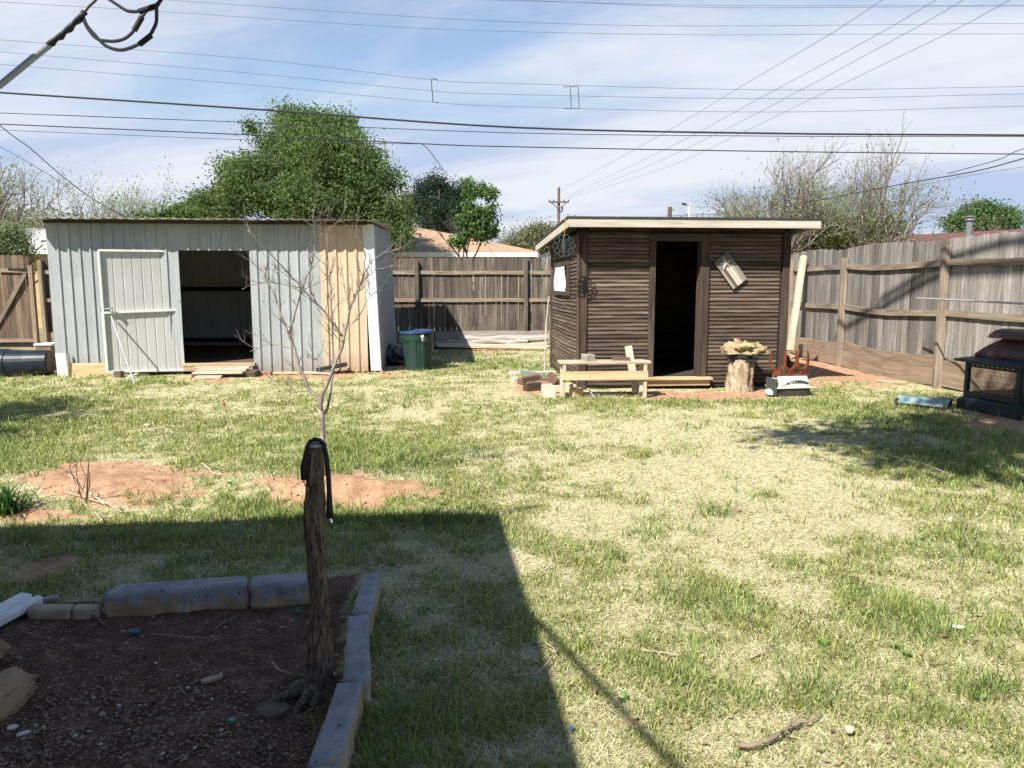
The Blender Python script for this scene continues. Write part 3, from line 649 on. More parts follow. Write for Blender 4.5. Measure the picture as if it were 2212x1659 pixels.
def baretree(name, label, u, v, Y, hpx, seed, n=3, spreadx=.5, leaf=900, lc=((.12, .17, .06), (.30, .36, .18)), ln=None, lsz=.10, lv=5, bark=None, lowleaf=False, r0=.14, kids=(2, 3), ztop=None):
    rng = random.Random(seed); rs = np.random.RandomState(seed); b = D(u, v, Y); b.z = 0; top = D(u, hpx, Y).z; sg = []; tp = []
    L = ln or top * .30
    for i in range(n):
        a = (i - (n - 1) / 2) / max(1, (n - 1) / 2) * spreadx
        grow(b + Vector((a * .3, 0, 0)), (a, rng.uniform(-.35, .35), 1), L, r0, lv - 1, rng, sg, tp, .18, .95, kids, .42, .76)
    S = np.array(sg); zm = np.percentile(S[:, 5], 99.7); k = top / zm     # fit height
    S[:, 2] *= k; S[:, 5] *= k
    T = np.array([tuple(q) for q in tp]); T[:, 2] *= k
    P = None
    if leaf:
        i = rs.randint(0, len(T), leaf); P = T[i] + rs.normal(0, .22, (leaf, 3))
        if lowleaf: P = P[(P[:, 2] < top * .72) | (rs.rand(len(P)) < .12)]
    return tree(name, label, b, S.tolist(), P, None, lsz, lc[0], lc[1], bark or m_barkg, seed=seed, asp=.5, nside=4)
baretree('elm_tree', 'tallest nearly bare tree at the far left edge above the fence', 55, 560, 30, 333, 21, 4, .9, 5500, ((.14, .18, .07), (.34, .39, .20)), lsz=.085, lv=5, r0=.26)
baretree('elm_tree', 'rounded thin-leaved tree behind the left end of the metal shed roof', 215, 560, 36, 375, 22, 4, .9, 6500, ((.14, .18, .07), (.34, .39, .20)), lsz=.09, lv=5, r0=.24)
baretree('elm_tree', 'small pale budding tree between the thin-leaved tree and the big green tree', 325, 560, 40, 425, 23, 3, .9, 4500, ((.14, .18, .07), (.34, .39, .20)), lsz=.10, lv=5, r0=.22)
baretree('elm_tree', 'big half bare grey-branched tree over the right end of the wooden shed', 1770, 560, 27, 303, 31, 7, .95, 15000, ((.14, .18, .07), (.32, .37, .19)), lsz=.085, lv=6, lowleaf=True, r0=.26)
baretree('elm_tree', 'low bare branched tree left of the big half bare tree, above the wooden shed roof', 1655, 560, 30, 425, 33, 4, .8, 900, lsz=.1, lv=5, r0=.1)
baretree('elm_tree', 'faint far bare tree between the green sapling and the wooden shed', 1105, 560, 55, 478, 35, 4, .7, 500, lsz=.14, lv=5, r0=.12)
rs = np.random.RandomState(44)
def bush(name, label, E, n, lsz, c0, c1, Y, u, clump=.3, seed=1, **kw):
    rs = np.random.RandomState(seed); P, sh = crownpts(E, n, rs, clump=clump, **kw); b = Vector((D(u, 560, Y).x, Y, 0)); rng = random.Random(seed); sg = []; tp = []
    grow(b, (0, 0, 1), E[0][0][2] * .5, .1, 2, rng, sg, tp, .4, .6)
    return tree(name, label, b, sg, P, sh, lsz, c0, c1, m_bark, seed=seed)
bush('leafy_tree', 'olive green leafy growth around the foot of the big half bare tree', [ell(1790, 505, 26, 85, 42), ell(1730, 480, 26, 50, 36), ell(1850, 500, 26, 45, 34), ell(1760, 520, 26, 60, 22)], 20000, .08, (.09, .125, .035), (.24, .28, .11), 26, 1780, .26, 51, shell=.05, jag=.3, gaps=.5)
bush('leafy_tree', 'small dark green tree rising behind the left end of the red-brown roof', [ell(1895, 490, 40, 42, 28), ell(1880, 470, 40, 22, 20), ell(1930, 498, 40, 22, 14)], 16000, .12, (.03, .075, .025), (.09, .16, .06), 40, 1895, .4, 52)
bush('leafy_tree', 'bright green round-topped tree behind the metal chimney pipe', [ell(2110, 480, 42, 58, 26), ell(2120, 460, 42, 36, 20), ell(2165, 475, 42, 36, 22), ell(2070, 485, 42, 22, 12)], 20000, .13, (.05, .11, .035), (.13, .23, .08), 42, 2120, .4, 53)
baretree('elm_tree', 'dull brown twiggy tree at the far right edge above the roof', 2200, 560, 38, 452, 54, 4, .8, 1200, ((.14, .13, .06), (.24, .23, .12)), lsz=.14, lv=5, r0=.1)
bush('leafy_tree', 'white-flecked green bush in front of the pale house at the far left', [ell(15, 520, 21.5, 48, 32), ell(-30, 530, 21.5, 50, 40), ell(50, 540, 21.5, 18, 14)], 11000, .07, (.08, .13, .05), (.34, .40, .24), 21.5, 5, .2, 55)
bush('leafy_tree', 'grey-green hazy bush between the tan roofed house and the wooden shed', [ell(1135, 525, 38, 50, 28), ell(1190, 520, 38, 55, 34), ell(1100, 540, 38, 26, 16), ell(1160, 500, 38, 24, 14)], 18000, .10, (.13, .14, .08), (.30, .31, .20), 38, 1150, .35, 56, shell=.05, jag=.25)
bush('leafy_tree', 'low dull green trees on the skyline behind the left house', [ell(40, 500, 45, 120, 40), ell(130, 500, 45, 60, 24), ell(-60, 490, 45, 80, 50)], 8000, .24, (.09, .12, .05), (.20, .24, .12), 45, 60, .5, 57, shell=.05, jag=.25)
bush('leafy_tree', 'green shrubbery crown seen low between the big green tree and the metal shed roof', [ell(420, 470, 30, 60, 22), ell(345, 480, 30, 40, 14)], 4500, .16, (.06, .12, .035), (.15, .23, .08), 30, 400, .3, 58)
# shade trees outside the frame
rng = random.Random(61); rs = np.random.RandomState(61); b = Vector((3.2, .6, 0)); sg = []; tp = []
grow(b, (-.1, .12, 1), 2.6, .20, 0, rng, sg, tp, .3, .2); tq = Vector(sg[-1][3:6])
LE = [((1.2, 2.9, 6.0), (1.7, 1.5, .9)), ((.4, 2.5, 5.7), (1.0, 1.0, .6)), ((2.2, 3.9, 6.6), (1.3, 1.2, .9)), ((2.6, 2.4, 7.2), (1.3, 1.2, .8)), ((-.3, 3.3, 5.5), (.5, .4, .3))]
for a in ((-1.2, 1.0, 1.5), (-.5, 1.3, 1.5), (-.2, .6, 1.9), (.5, .6, 1.5)): grow(tq, a, 1.9, .11, 4, rng, sg, tp, .35, .5)
for off in (Vector((0, 0, 0)), Vector((.45, -1.0, .1))):
    pl = [tq, Vector((3.4, 3.2, 5.4)) + off, Vector((3.6, 5.2, 6.9)) + off, Vector((2.7, 6.9, 7.5)) + off, Vector((1.6, 8.5, 8.0)) + off]
    for i_ in range(4): sg.append((*pl[i_], *pl[i_ + 1], .075 - .010 * i_, .065 - .010 * i_))
    grow(pl[2], (.2, .5, .6), 1.3, .035, 2, rng, sg, tp, .3, .6)
P, sh = crownpts(LE, 20000, rs, clump=.22, per=14, shell=.0, jag=.2, gaps=.45)
tree('shade_tree', 'leafy tree right of the viewer, outside the photo, throwing dappled shade on the right lawn', b, sg, P, sh, .12, (.06, .12, .03), (.15, .23, .07), m_bark, group='trees inside the yard', seed=62)
rng = random.Random(66); rs = np.random.RandomState(66); b = Vector((-8.6, 3.6, 0)); sg = []; tp = []
grow(b, (.1, .1, 1), 2.4, .18, 0, rng, sg, tp, .3, .2); tq = Vector(sg[-1][3:6])
for a in ((-.8, 1.0, 1.5), (.9, .6, 1.5), (.2, -.6, 1.9)): grow(tq, a, 1.5, .10, 3, rng, sg, tp, .35, .5)
P, sh = crownpts([((-8.6, 4.2, 4.6), (1.0, 1.7, 1.1)), ((-8.5, 5.6, 4.2), (.7, 1.2, .8))], 5000, rs, clump=.22, per=14, shell=.0, jag=.2, gaps=.45)
tree('shade_tree', 'leafy tree left of the viewer, outside the photo, shading the left edge of the lawn', b, sg, P, sh, .12, (.06, .12, .03), (.15, .23, .07), m_bark, group='trees inside the yard', seed=67)
# ------------------------------------------------------------------ frames
def frame(o, deg): return Matrix.Translation(Vector(o)) @ Matrix.Rotation(R(deg), 4, 'Z')
FA = frame(SA, 5); FB = frame(SB, 5)
def onf(fr, u, v, y=0.0):
    """local point where the sight line meets the plane local y = const"""
    n = (fr.to_3x3() @ Vector((0, 1, 0))); p = fr @ Vector((0, y, 0)); return fr.inverted() @ PL(u, v, p, n)
def corr(mb, x0, x1, z0, z1, y, out=-1, pitch=.167, h=.022, wb=.055, wt=.026, axis='x', ph=0.0, z0f=None, z1f=None, skew=0.0, tint=1.0):
    """ribbed sheet standing in the local x-z plane (or y-z plane with axis 'y')"""
    P = [(x0, 0)]; k = math.floor((x0 - ph) / pitch)
    while True:
        c = ph + k * pitch; k += 1
        if c - wb / 2 <= x0 + .002: continue
        if c + wb / 2 >= x1 - .002: break
        P += [(c - wb / 2, 0), (c - wt / 2, h), (c + wt / 2, h), (c + wb / 2, 0)]
    P.append((x1, 0)); rows = 5; vs = []; gc = []
    for j in range(rows + 1):
        for (x, q) in P:
            a = z0f(x) if z0f else z0; b = z1f(x) if z1f else z1; z = a + (b - a) * j / rows; xx = x + skew * z
            vs.append((xx, y + out * q, z) if axis == 'x' else (y + out * q, xx, z)); gc.append((xx, q, z))
    m = len(P); fs = [(j * m + i, j * m + i + 1, (j + 1) * m + i + 1, (j + 1) * m + i) for j in range(rows) for i in range(m - 1)]
    mb.add(vs, fs, gc, tint); return P

# ================================================================== METAL SHED
W = 5.2; DP = 4.35
sh = thing('metal_shed', FA @ Vector((2.6, 0, 0)), 'long lean-to shed of grey and tan ribbed sheet steel with its door swung open', 'shed')
xo0 = onf(FA, 391, 650).x; xo1 = onf(FA, 543, 650).x; zo = onf(FA, 460, 541).z
xs1 = onf(FA, 369, 500).x; xt = onf(FA, 694, 650).x; xr = onf(FA, 792, 650).x
mb = MB(FA); corr(mb, 0, xs1, .10, 2.47, 0, z0f=lambda x: .20 if x < 1.0 else .04); mb.build('front_sheet', m_steel, sh, solid=.002)
mb = MB(FA); corr(mb, xs1, xo0, .04, 2.468, -.004); mb.build('front_sheet', m_steel, sh, solid=.002)
mb = MB(FA); corr(mb, xo0, xo1, zo, 2.468, -.004, ph=.02); mb.build('header_sheet', m_steel, sh, solid=.002)
mb = MB(FA); corr(mb, xo1, xt, .03, 2.468, -.006, ph=.09); mb.build('front_sheet', m_steel, sh, solid=.002)
mb = MB(FA); corr(mb, xt, xr, .03, 2.466, -.010, ph=.04); o = mb.build('tan_sheet', m_tan, sh, solid=.002); o['label'] = 'tan ribbed sheets at the right end of the front'
# corner trim, leaning
mb = MB(FA)
a0, a1, b0, b1 = onf(FA, 783, 480).x, onf(FA, 805, 480).x, onf(FA, 802, 798).x, onf(FA, 824, 800).x
z0 = .04; z1 = 2.47
mb.add([(b0, -.035, z0), (b1, -.035, z0), (a1, -.035, z1), (a0, -.035, z1), (b1, .16, z0), (a1, .16, z1), (b0, -.012, z0), (a0, -.012, z1)],
       [(0, 1, 2, 3), (1, 4, 5, 2), (6, 0, 3, 7)], None); mb.build('corner_trim', m_trim, sh, solid=.003)
mb = MB(FA)
def zs(y): return 2.47 + .13 * y / DP
corr(mb, .14, DP, .04, 2.5, b1 - .01, out=1, axis='y', z1f=zs)
for p in range(len(mb.v)):
    q = FA.inverted() @ mb.v[p]; q.x -= (b1 - a1) * q.z / 2.47; mb.v[p] = FA @ q
mb.build('side_sheet', m_steel, sh, solid=.002)
mb = MB(FA); corr(mb, 0, DP, .04, 2.5, 0.002, out=-1, axis='y', z1f=zs); mb.build('side_sheet', m_steel, sh, solid=.002)
mb = MB(FA); corr(mb, 0, W - .1, .04, 2.6, DP, out=1); mb.build('back_sheet', m_trim, sh, solid=.002)  # paler than the other walls, brightening the dark interior by colour
# roof
mb = MB(FA); P = []
x = -.18
while x < W + .0:
    P += [(x, 0), (x + .03, .018), (x + .055, .022), (x + .08, .018), (x + .11, 0)]; x += .167
vs = []; gc = []
for j, (y, z) in enumerate(((-.36, 2.502), (2, 2.585), (DP + .2, 2.655))):
    for (x, q) in P: vs.append((x, y, z + q + (.004 * math.sin(x * 7) if j == 0 else 0))); gc.append((x, y, z))
m = len(P); mb.add(vs, [(j * m + i, j * m + i + 1, (j + 1) * m + i + 1, (j + 1) * m + i) for j in range(2) for i in range(m - 1)], gc); mb.build('roof_sheet', m_galv, sh, solid=.002)
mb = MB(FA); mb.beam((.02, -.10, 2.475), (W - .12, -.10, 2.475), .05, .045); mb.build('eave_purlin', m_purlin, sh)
# frame inside
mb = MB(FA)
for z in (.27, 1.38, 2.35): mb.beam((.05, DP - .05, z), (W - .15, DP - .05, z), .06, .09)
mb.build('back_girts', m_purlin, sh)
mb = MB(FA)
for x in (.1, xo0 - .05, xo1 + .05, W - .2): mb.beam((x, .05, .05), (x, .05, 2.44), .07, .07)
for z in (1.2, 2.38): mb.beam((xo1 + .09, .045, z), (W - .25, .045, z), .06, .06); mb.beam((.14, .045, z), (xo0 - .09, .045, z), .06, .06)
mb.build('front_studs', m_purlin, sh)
mb = MB(FA)
for i in range(30): mb.box((W / 2 - .03, .10 + i * .14, .15), (W - .25, .136, .03), None, random.uniform(.8, 1.1))
mb.build('floor', m_gate, sh)
mb = MB(FA); mb.box((xo0 / 2 + xo1 / 2, -.02, .165), (xo1 - xo0 + .05, .09, .05)); mb.box((xo0 / 2 + xo1 / 2, -.03, .10), (xo1 - xo0 - .02, .05, .08), None, .7); mb.build('sill', m_pine, sh, bevel=.004)
# screws
for x in np.arange(.12, W - .5, .167):
    if xo0 - .02 < x < xo1 + .02: continue
    for z in (1.22,):
        mb = MB(FA); mb.box((x + .05, -.014, z + .01 * math.sin(x * 5)), (.012, .012, .012), None, .45); mb.build('screw', m_pipe, sh)
# door: a sheet in a tube frame, tilted on its hinges
TL, TR = D(212, 541, 12.22), D(380, 543, 12.78); BL, BR = D(232, 803, 12.20), D(397, 799, 12.70)
def bil(s, t): return (TL * (1 - s) + TR * s) * t + (BL * (1 - s) + BR * s) * (1 - t)
nn = (TR - TL).cross(BL - TL).normalized(); nn = nn if nn.y < 0 else -nn
dr = MB()
P = [0]; k = .035
while k < .97: P += [k, k + .006, k + .016, k + .022]; k += .123
P.append(1); vs = []; gc = []
for j in range(6):
    for i, s_ in enumerate(P):
        off = -.018 if (i % 4 in (2, 3) and i < len(P) - 1) else -.012
        vs.append(bil(s_, j / 5) + nn * off); gc.append((s_ * 1.3, 0, j * .4))
m = len(P); dr.add(vs, [(j * m + i, j * m + i + 1, (j + 1) * m + i + 1, (j + 1) * m + i) for j in range(5) for i in range(m - 1)], gc)
od = dr.build('door', m_door, sh, solid=.002); od['label'] = 'pale ribbed steel door swung open to the left, propped by a pipe'
mb = MB()
for a, b in (((0, 0), (0, 1)), ((0, 1), (1, 1)), ((1, 1), (1, 0)), ((1, 0), (0, 0)), ((0, .49), (1, .51))):
    mb.beam(bil(*a) + nn * .012, bil(*b) + nn * .012, .034, .040, nn)
mb.build('door_frame', m_frame, od, bevel=.003)
mb = MB(); c = bil(.06, .525) + nn * .04
mb.beam(c - Vector((.09, 0, 0)), c + Vector((.09, 0, 0)), .03, .02); mb.beam(c + Vector((.07, 0, .02)), c + Vector((.07, 0, -.05)), .02, .03); mb.beam(bil(-.03, .50), bil(-.03, .54), .03, .05); mb.build('latch', m_pipe, od)
# prop pipe, floor boards etc.
mb = MB(); mb.tube([bil(.1, .46) + nn * .03, G(291, 829, .02)], .013, 8); tag(mb.build('prop_pipe', m_pipe), 'pale metal pipe propped against the open steel door', 'pipe')
mb = MB(FA); a = onf(FA, 144, 784, -.03); b = onf(FA, 248, 816, -.03); mb.box(((a.x + b.x) / 2 - .01, -.04, .10), (b.x - a.x, .035, .22), None, 1.05, .004); tag(mb.build('pine_board', m_pine, bevel=.004), 'wide new pine board on edge along the bottom of the metal shed left end', 'board')
mb = MB(FA); mb.add([(.06, -.10, .0), (.06, -.13, .38), (.22, -.13, .385), (.22, -.09, .0), (.24, -.02, .0), (.24, -.03, .37)], [(0, 1, 2, 3), (3, 2, 5, 4)], None); tag(mb.build('metal_offcut', m_whitep, solid=.004), 'bent white sheet metal offcut standing at the metal shed left corner', 'metal scrap')
mb = MB(); c = G(256, 817); mb.box((c.x, c.y + .02, .055), (.11, .10, .12), None, 1); tag(mb.build('wood_block', m_gate, bevel=.005), 'short wooden block under the propped steel door', 'wood block', 'loose timber offcuts')
for (u0, v0, u1, v1, z, w_, lab) in ((266, 812, 318, 808, .03, .05, 'thin pale trim offcut lying under the steel door'), (275, 816, 300, 806, .05, .03, 'crossed whitish strip lying under the steel door')):
    mb = MB(); mb.beam(G(u0, v0, z), G(u1, v1, z), w_, .018); tag(mb.build('trim_offcut', m_whitep), lab, 'offcut')
# ramp
for i, (x0, x1, y, z, h_, lab) in enumerate(((.12, .02, -.20, .135, .03, 'rearmost pale plank of the low step at the metal shed doorway'), (.22, .03, -.36, .11, .035, 'second plank from the back in the step at the metal shed doorway'), (.20, .05, -.52, .085, .035, 'third plank from the back in the step at the metal shed doorway'), (.28, .35, -.66, .03, .04, 'front shorter plank lying on the ground before the metal shed doorway'))):
    mb = MB(FA); mb.box(((xo0 + x0 + .1 + xo1 - x1) / 2, y, z), (xo1 - x1 - xo0 - x0 - .1, .145, h_), Matrix.Rotation(R(random.uniform(-1.5, 1.5)), 3, 'Z'), 1.05, .003); tag(mb.build('step_plank', m_palew, bevel=.004), lab, 'plank', 'planks of the shed step')
mb = MB(FA); mb.box((xo0 + .75, -.30, .045), (1.0, .35, .09), None, .7); tag(mb.build('support_timber', m_gate, bevel=.006), 'brown timber blocking underneath the planks at the metal shed doorway', 'timber')
# junk along the right part of the wall
def lump(name, mat_, u, v, size, rz, lab, cat, z=None, tint=None, group=None, rx=0, bev=.005):
    c = G(u, v); zz_ = size[2] / 2 + hg(c.x, c.y) if z is None else z
    mb = MB(); mb.box((c.x, c.y, zz_), size, Matrix.Rotation(R(rz), 3, 'Z') @ Matrix.Rotation(R(rx), 3, 'X') , tint, .004)
    return tag(mb.build(name, mat_, bevel=bev), lab, cat, group)
lump('brick', m_brick, 590, 803, (.34, .11, .07), 5, 'long pinkish block lying right of the metal shed doorway', 'brick', z=.06)
lump('brick', m_brick, 577, 809, (.16, .10, .06), -8, 'small reddish brick in front of the long pinkish block', 'brick')
lump('board_scrap', m_pine, 640, 809, (.75, .09, .03), 3, 'pale board lying along the foot of the ribbed grey wall', 'board', z=.03)
lump('board_scrap', m_palew, 690, 810, (.45, .07, .03), -4, 'short board lying under the black channel by the tan sheets', 'board', z=.03)
mb = MB(); mb.beam(D(684, 801, 12.75), D(748, 789, 12.8), .10, .035); mb.beam(D(684, 799, 12.69), D(750, 786, 12.72), .02, .06, tint=1.3); tag(mb.build('black_channel', m_black), 'black metal channel tilted against the tan wall sheets', 'channel')
for i, (u, v, s_, r_) in enumerate(((832, 800, (.06, .28, .045), 20), (843, 799, (.055, .26, .04), 14), (854, 797, (.06, .24, .04), 24), (864, 799, (.05, .15, .035), 60))):
    lump('scrap_stick', m_greyw, u, v, s_, -r_, ('first from the left', 'second from the left', 'third from the left', 'rightmost, crosswise')[i] + ' of the short boards by the shed corner trim', 'board', group='short boards at the metal shed corner')
def heap(name, mat_, c, size, lab, cat, seed=1, amp=.3, fr=3.0, smooth=True, subdiv=4, kind=None):
    b = bmesh.new(); bmesh.ops.create_icosphere(b, subdivisions=subdiv, radius=1)
    for v in b.verts:
        n_ = mnoise.fractal(v.co * fr + Vector((seed, 0, 0)), .6, 2, 4); v.co *= 1 + amp * n_
        if v.co.z < -.25: v.co.z = -.25
        v.co = Vector((v.co.x * size[0], v.co.y * size[1], v.co.z * size[2]))
    mb = MB(); mb.bm(b, Matrix.Translation(Vector(c)), raw=False); return tag(mb.build(name, mat_, smooth=smooth), lab, cat)
c = G(846, 790); heap('dark_tarp', m_dgrey, (c.x, c.y + .4, .09), (.24, .55, .2), 'crumpled dark tarp heaped between the metal shed and the green bin', 'tarp', 3, .45, 2.6)
for i in range(9):
    u = 765 + i * 9 + random.uniform(-3, 3); lump('rubble_stone', m_rock, u, 806 + random.uniform(-3, 4), (.05 + .03 * random.random(), .05, .035), random.uniform(0, 90), 'small red-brown rubble stones at the foot of the tan sheets', 'stone', group='rubble stones at the foot of the tan sheets')
# far left corner
mb = MB(); M = Matrix.Rotation(R(-92), 3, 'Y') @ Matrix.Identity(3); M = Matrix.Rotation(R(8), 3, 'Z') @ M
c = G(102, 812); c.y += .12
t = thing('black_bin', (c.x - .5, c.y, 0), 'dark navy plastic bin lying on its side at the left edge', 'bin')
mb = MB(); mb.lathe((c.x, c.y, .215), [(.0, 0), (.19, 0), (.20, .01), (.215, .35), (.235, .62), (.25, .63), (.255, .70), (.262, 1.0), (.275, 1.0), (.275, 1.05), (.25, 1.05), (.20, .2), (0, .2)], 28, M); mb.build('body', m_navy, t, smooth=False)
mb = MB(); mb.lathe((c.x + .012, c.y, .215), [(.0, 0), (.165, 0), (.17, .012), (0, .012)], 28, M); mb.build('base_disc', m_gate, t)
c = D(108, 790, 13.3); mb = MB(); mb.box((c.x, 13.3, .22), (.26, .30, .44), None, .6, .01); t = thing('storage_box', (c.x, 13.3, 0), 'squat grey box with pale lid behind the lying black bin', 'box'); mb.build('body', m_rock, t, bevel=.01)
mb = MB(); mb.box((c.x, 13.3, .46), (.31, .34, .035)); mb.build('lid', m_white, t, bevel=.008)

# ================================================================== WOODEN SHED
WW = 3.03; WD = 2.8; HZ = 2.24
ws = thing('wooden_shed', FB @ Vector((1.5, 0, 0)), 'small dark brown shed of narrow horizontal boards under a flat pale edged roof', 'shed')
def wx(u, v=650): return onf(FB, u, v).x
dx0, dx1, dx2, dx3 = wx(1402), wx(1412), wx(1508), wx(1526); dz0 = .17; dz1 = onf(FB, 1460, 521).z
rs_ = random.Random(5)
def courses(mb, fn, n0, z0, z1, step=.0562, wob=0.0, sag=None, seg=10):
    """stack of ridged boards; fn(t, out, z) -> local point"""
    z = z0; i = 0
    while z < z1 - .01:
        tint = rs_.uniform(.62, 1.35); out = rs_.uniform(-.002, .003); dzj = rs_.uniform(-.002, .002)
        zt = min(z + step - rs_.uniform(.005, .009), z1)
        prof = [(-.004, z), (.013 + out, z + .004), (.016 + out, z + .016), (.011 + out, zt - .010), (.015 + out, zt - .004), (-.004, zt)]
        vs = []; gc = []; o = rv()
        for k in range(seg + 1):
            t_ = k / seg; dz_ = (sag(t_, z) if sag else 0) + dzj + .0025 * math.sin(t_ * 9 + i * 2.1)
            for (q, zz_) in prof: p = fn(t_, q, zz_ + dz_); vs.append(p); gc.append((p[n0] + o[0], q + o[1], zz_ + o[2]))
        m = len(prof); fs = [(k * m + j, k * m + (j + 1) % m, (k + 1) * m + (j + 1) % m, (k + 1) * m + j) for k in range(seg) for j in range(m)]
        fs += [tuple(range(m)), tuple(seg * m + j for j in range(m))[::-1]]; mb.add(vs, fs, gc, tint); z += step; i += 1
c0, c1 = wx(1255), wx(1683)
mb = MB(FB)
courses(mb, lambda t, q, z: (c0 + .01 + (dx0 - c0 - .02) * t, -q, z), 0, .05, 2.20); mb.build('front_siding', m_dark, ws); mb = MB(FB)
courses(mb, lambda t, q, z: (dx3 + .01 + (c1 - dx3 - .02) * t, -q, z), 0, .07, 2.20); mb.build('front_siding', m_dark, ws); mb = MB(FB)
courses(mb, lambda t, q, z: (dx0 + .01 + (dx3 - dx0 - .02) * t, -q, z), 0, dz1 + .105, 2.20)
mb.build('front_siding', m_dark, ws)
mb = MB(FB); courses(mb, lambda t, q, z: (-q, .05 + (WD - .1) * t, z), 1, .05, 2.20, sag=lambda t, z: -.020 * math.sin(t * 3.1) * (1.2 - z * .5) + .004 * math.sin(t * 7 + z * 5)); mb.build('side_siding', m_dark, ws)
mb = MB(FB); courses(mb, lambda t, q, z: (WW + q, .05 + (WD - .1) * t, z), 1, .05, 2.20); mb.build('side_siding', m_dark, ws)
mb = MB(FB); courses(mb, lambda t, q, z: (.05 + (WW - .1) * t, WD + q, z), 0, .05, 2.16); mb.build('back_siding', m_dark, ws)
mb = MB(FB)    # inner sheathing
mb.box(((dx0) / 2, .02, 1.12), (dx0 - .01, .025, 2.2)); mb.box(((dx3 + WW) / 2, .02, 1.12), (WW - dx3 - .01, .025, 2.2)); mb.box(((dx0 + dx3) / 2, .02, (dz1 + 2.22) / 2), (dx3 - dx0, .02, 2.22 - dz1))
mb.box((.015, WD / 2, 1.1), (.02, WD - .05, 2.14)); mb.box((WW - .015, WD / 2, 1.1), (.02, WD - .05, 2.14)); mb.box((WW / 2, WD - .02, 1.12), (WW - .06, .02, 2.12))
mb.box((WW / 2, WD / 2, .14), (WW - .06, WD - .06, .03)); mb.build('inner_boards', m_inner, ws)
mb = MB(FB)
mb.box((.045, -.026, 1.12), (.095, .03, 2.22)); mb.box((-.022, .04, 1.12), (.024, .11, 2.20)); mb.build('corner_board', m_darkt, ws, bevel=.004)
mb = MB(FB); mb.box((WW - .05, -.026, 1.12), (.105, .03, 2.22)); mb.build('corner_board', m_darkt, ws, bevel=.004)
mb = MB(FB); mb.box((-.022, WD - .04, 1.05), (.03, .09, 2.06)); mb.build('corner_board', m_darkt, ws, bevel=.004)
mb = MB(FB); df = None
mb.box(((dx0 + dx1) / 2, -.022, (dz0 + dz1) / 2 - .0), (dx1 - dx0 + .015, .05, dz1 - dz0)); mb.box(((dx2 + dx3) / 2 + .01, -.022, (dz0 + dz1) / 2), (dx3 - dx2 + .01, .05, dz1 - dz0)); mb.box(((dx0 + dx3) / 2, -.024, dz1 + .05), (dx3 - dx0 + .04, .055, .10))
mb.box((dx2 + .02, .06, (dz0 + dz1) / 2), (.03, .12, dz1 - dz0), None, .9); mb.build('door_frame', m_darkt, ws, bevel=.004)
mb = MB(FB); mb.box(((dx0 + dx3) / 2, -.07, .150), (dx3 - dx0 + .16, .16, .035), None, 1.0, .003); mb.box(((dx0 + dx3) / 2 + .0, -.05, .085), (dx3 - dx0 + .12, .10, .08), None, .65, .003); mb.build('threshold', m_pine, ws, bevel=.004)
# roof
y0, y1 = -.42, 3.32; xl, xr_ = -.25, WW + .24
def rz_(y): return 2.335 - .175 * (y - y0) / (y1 - y0)
def slab(mb, x0, x1, ya, yb, lo, hi, tint=1.0):
    mb.add([(x, y, rz_(y) + q) for x in (x0, x1) for y in (ya, yb) for q in (lo, hi)], BOXF, None, tint)
rf = MB(FB); slab(rf, xl - .012, xr_ + .012, y0 - .012, y1, .03, .055); orf = rf.build('roof', m_shingle, ws)
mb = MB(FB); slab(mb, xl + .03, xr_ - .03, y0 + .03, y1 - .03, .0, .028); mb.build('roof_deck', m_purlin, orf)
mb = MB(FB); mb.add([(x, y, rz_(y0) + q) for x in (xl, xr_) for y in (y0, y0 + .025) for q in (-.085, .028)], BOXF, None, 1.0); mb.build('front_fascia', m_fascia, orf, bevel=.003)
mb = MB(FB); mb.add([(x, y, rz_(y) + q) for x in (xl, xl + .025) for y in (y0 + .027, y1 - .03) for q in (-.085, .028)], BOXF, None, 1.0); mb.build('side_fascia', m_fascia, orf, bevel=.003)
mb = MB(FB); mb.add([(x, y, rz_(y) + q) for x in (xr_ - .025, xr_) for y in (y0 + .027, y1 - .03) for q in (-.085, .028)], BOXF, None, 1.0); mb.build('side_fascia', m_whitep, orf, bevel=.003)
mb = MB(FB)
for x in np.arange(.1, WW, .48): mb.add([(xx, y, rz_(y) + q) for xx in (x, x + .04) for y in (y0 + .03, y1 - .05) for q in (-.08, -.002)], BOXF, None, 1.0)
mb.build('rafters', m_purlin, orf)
mb = MB(FB)    # closing boards between wall and roof
mb.box((WW / 2, .03, 2.23), (WW - .02, .02, .10)); mb.build('frieze_board', m_darkt, ws)
for (zx, zy, r_) in ((397, 401, .014), (565, 448, .020), (537, 655, .022), (525, 265, .012), (1100, 548, .018), (690, 300, .012)):
    p = onf(FB, 1106 + .5 * zx, 410.7 + .5 * zy, -.012); mb = MB(FB); mb.lathe((p.x, p.y, p.z), [(0, -.006), (r_, -.005), (r_ * 1.1, 0), (r_ * .7, .005), (0, .004)], 12, Matrix.Rotation(R(90), 3, 'X') @ Matrix.Diagonal((1.25, .75, 1)), .6); mb.build('knot', m_darkt, ws)
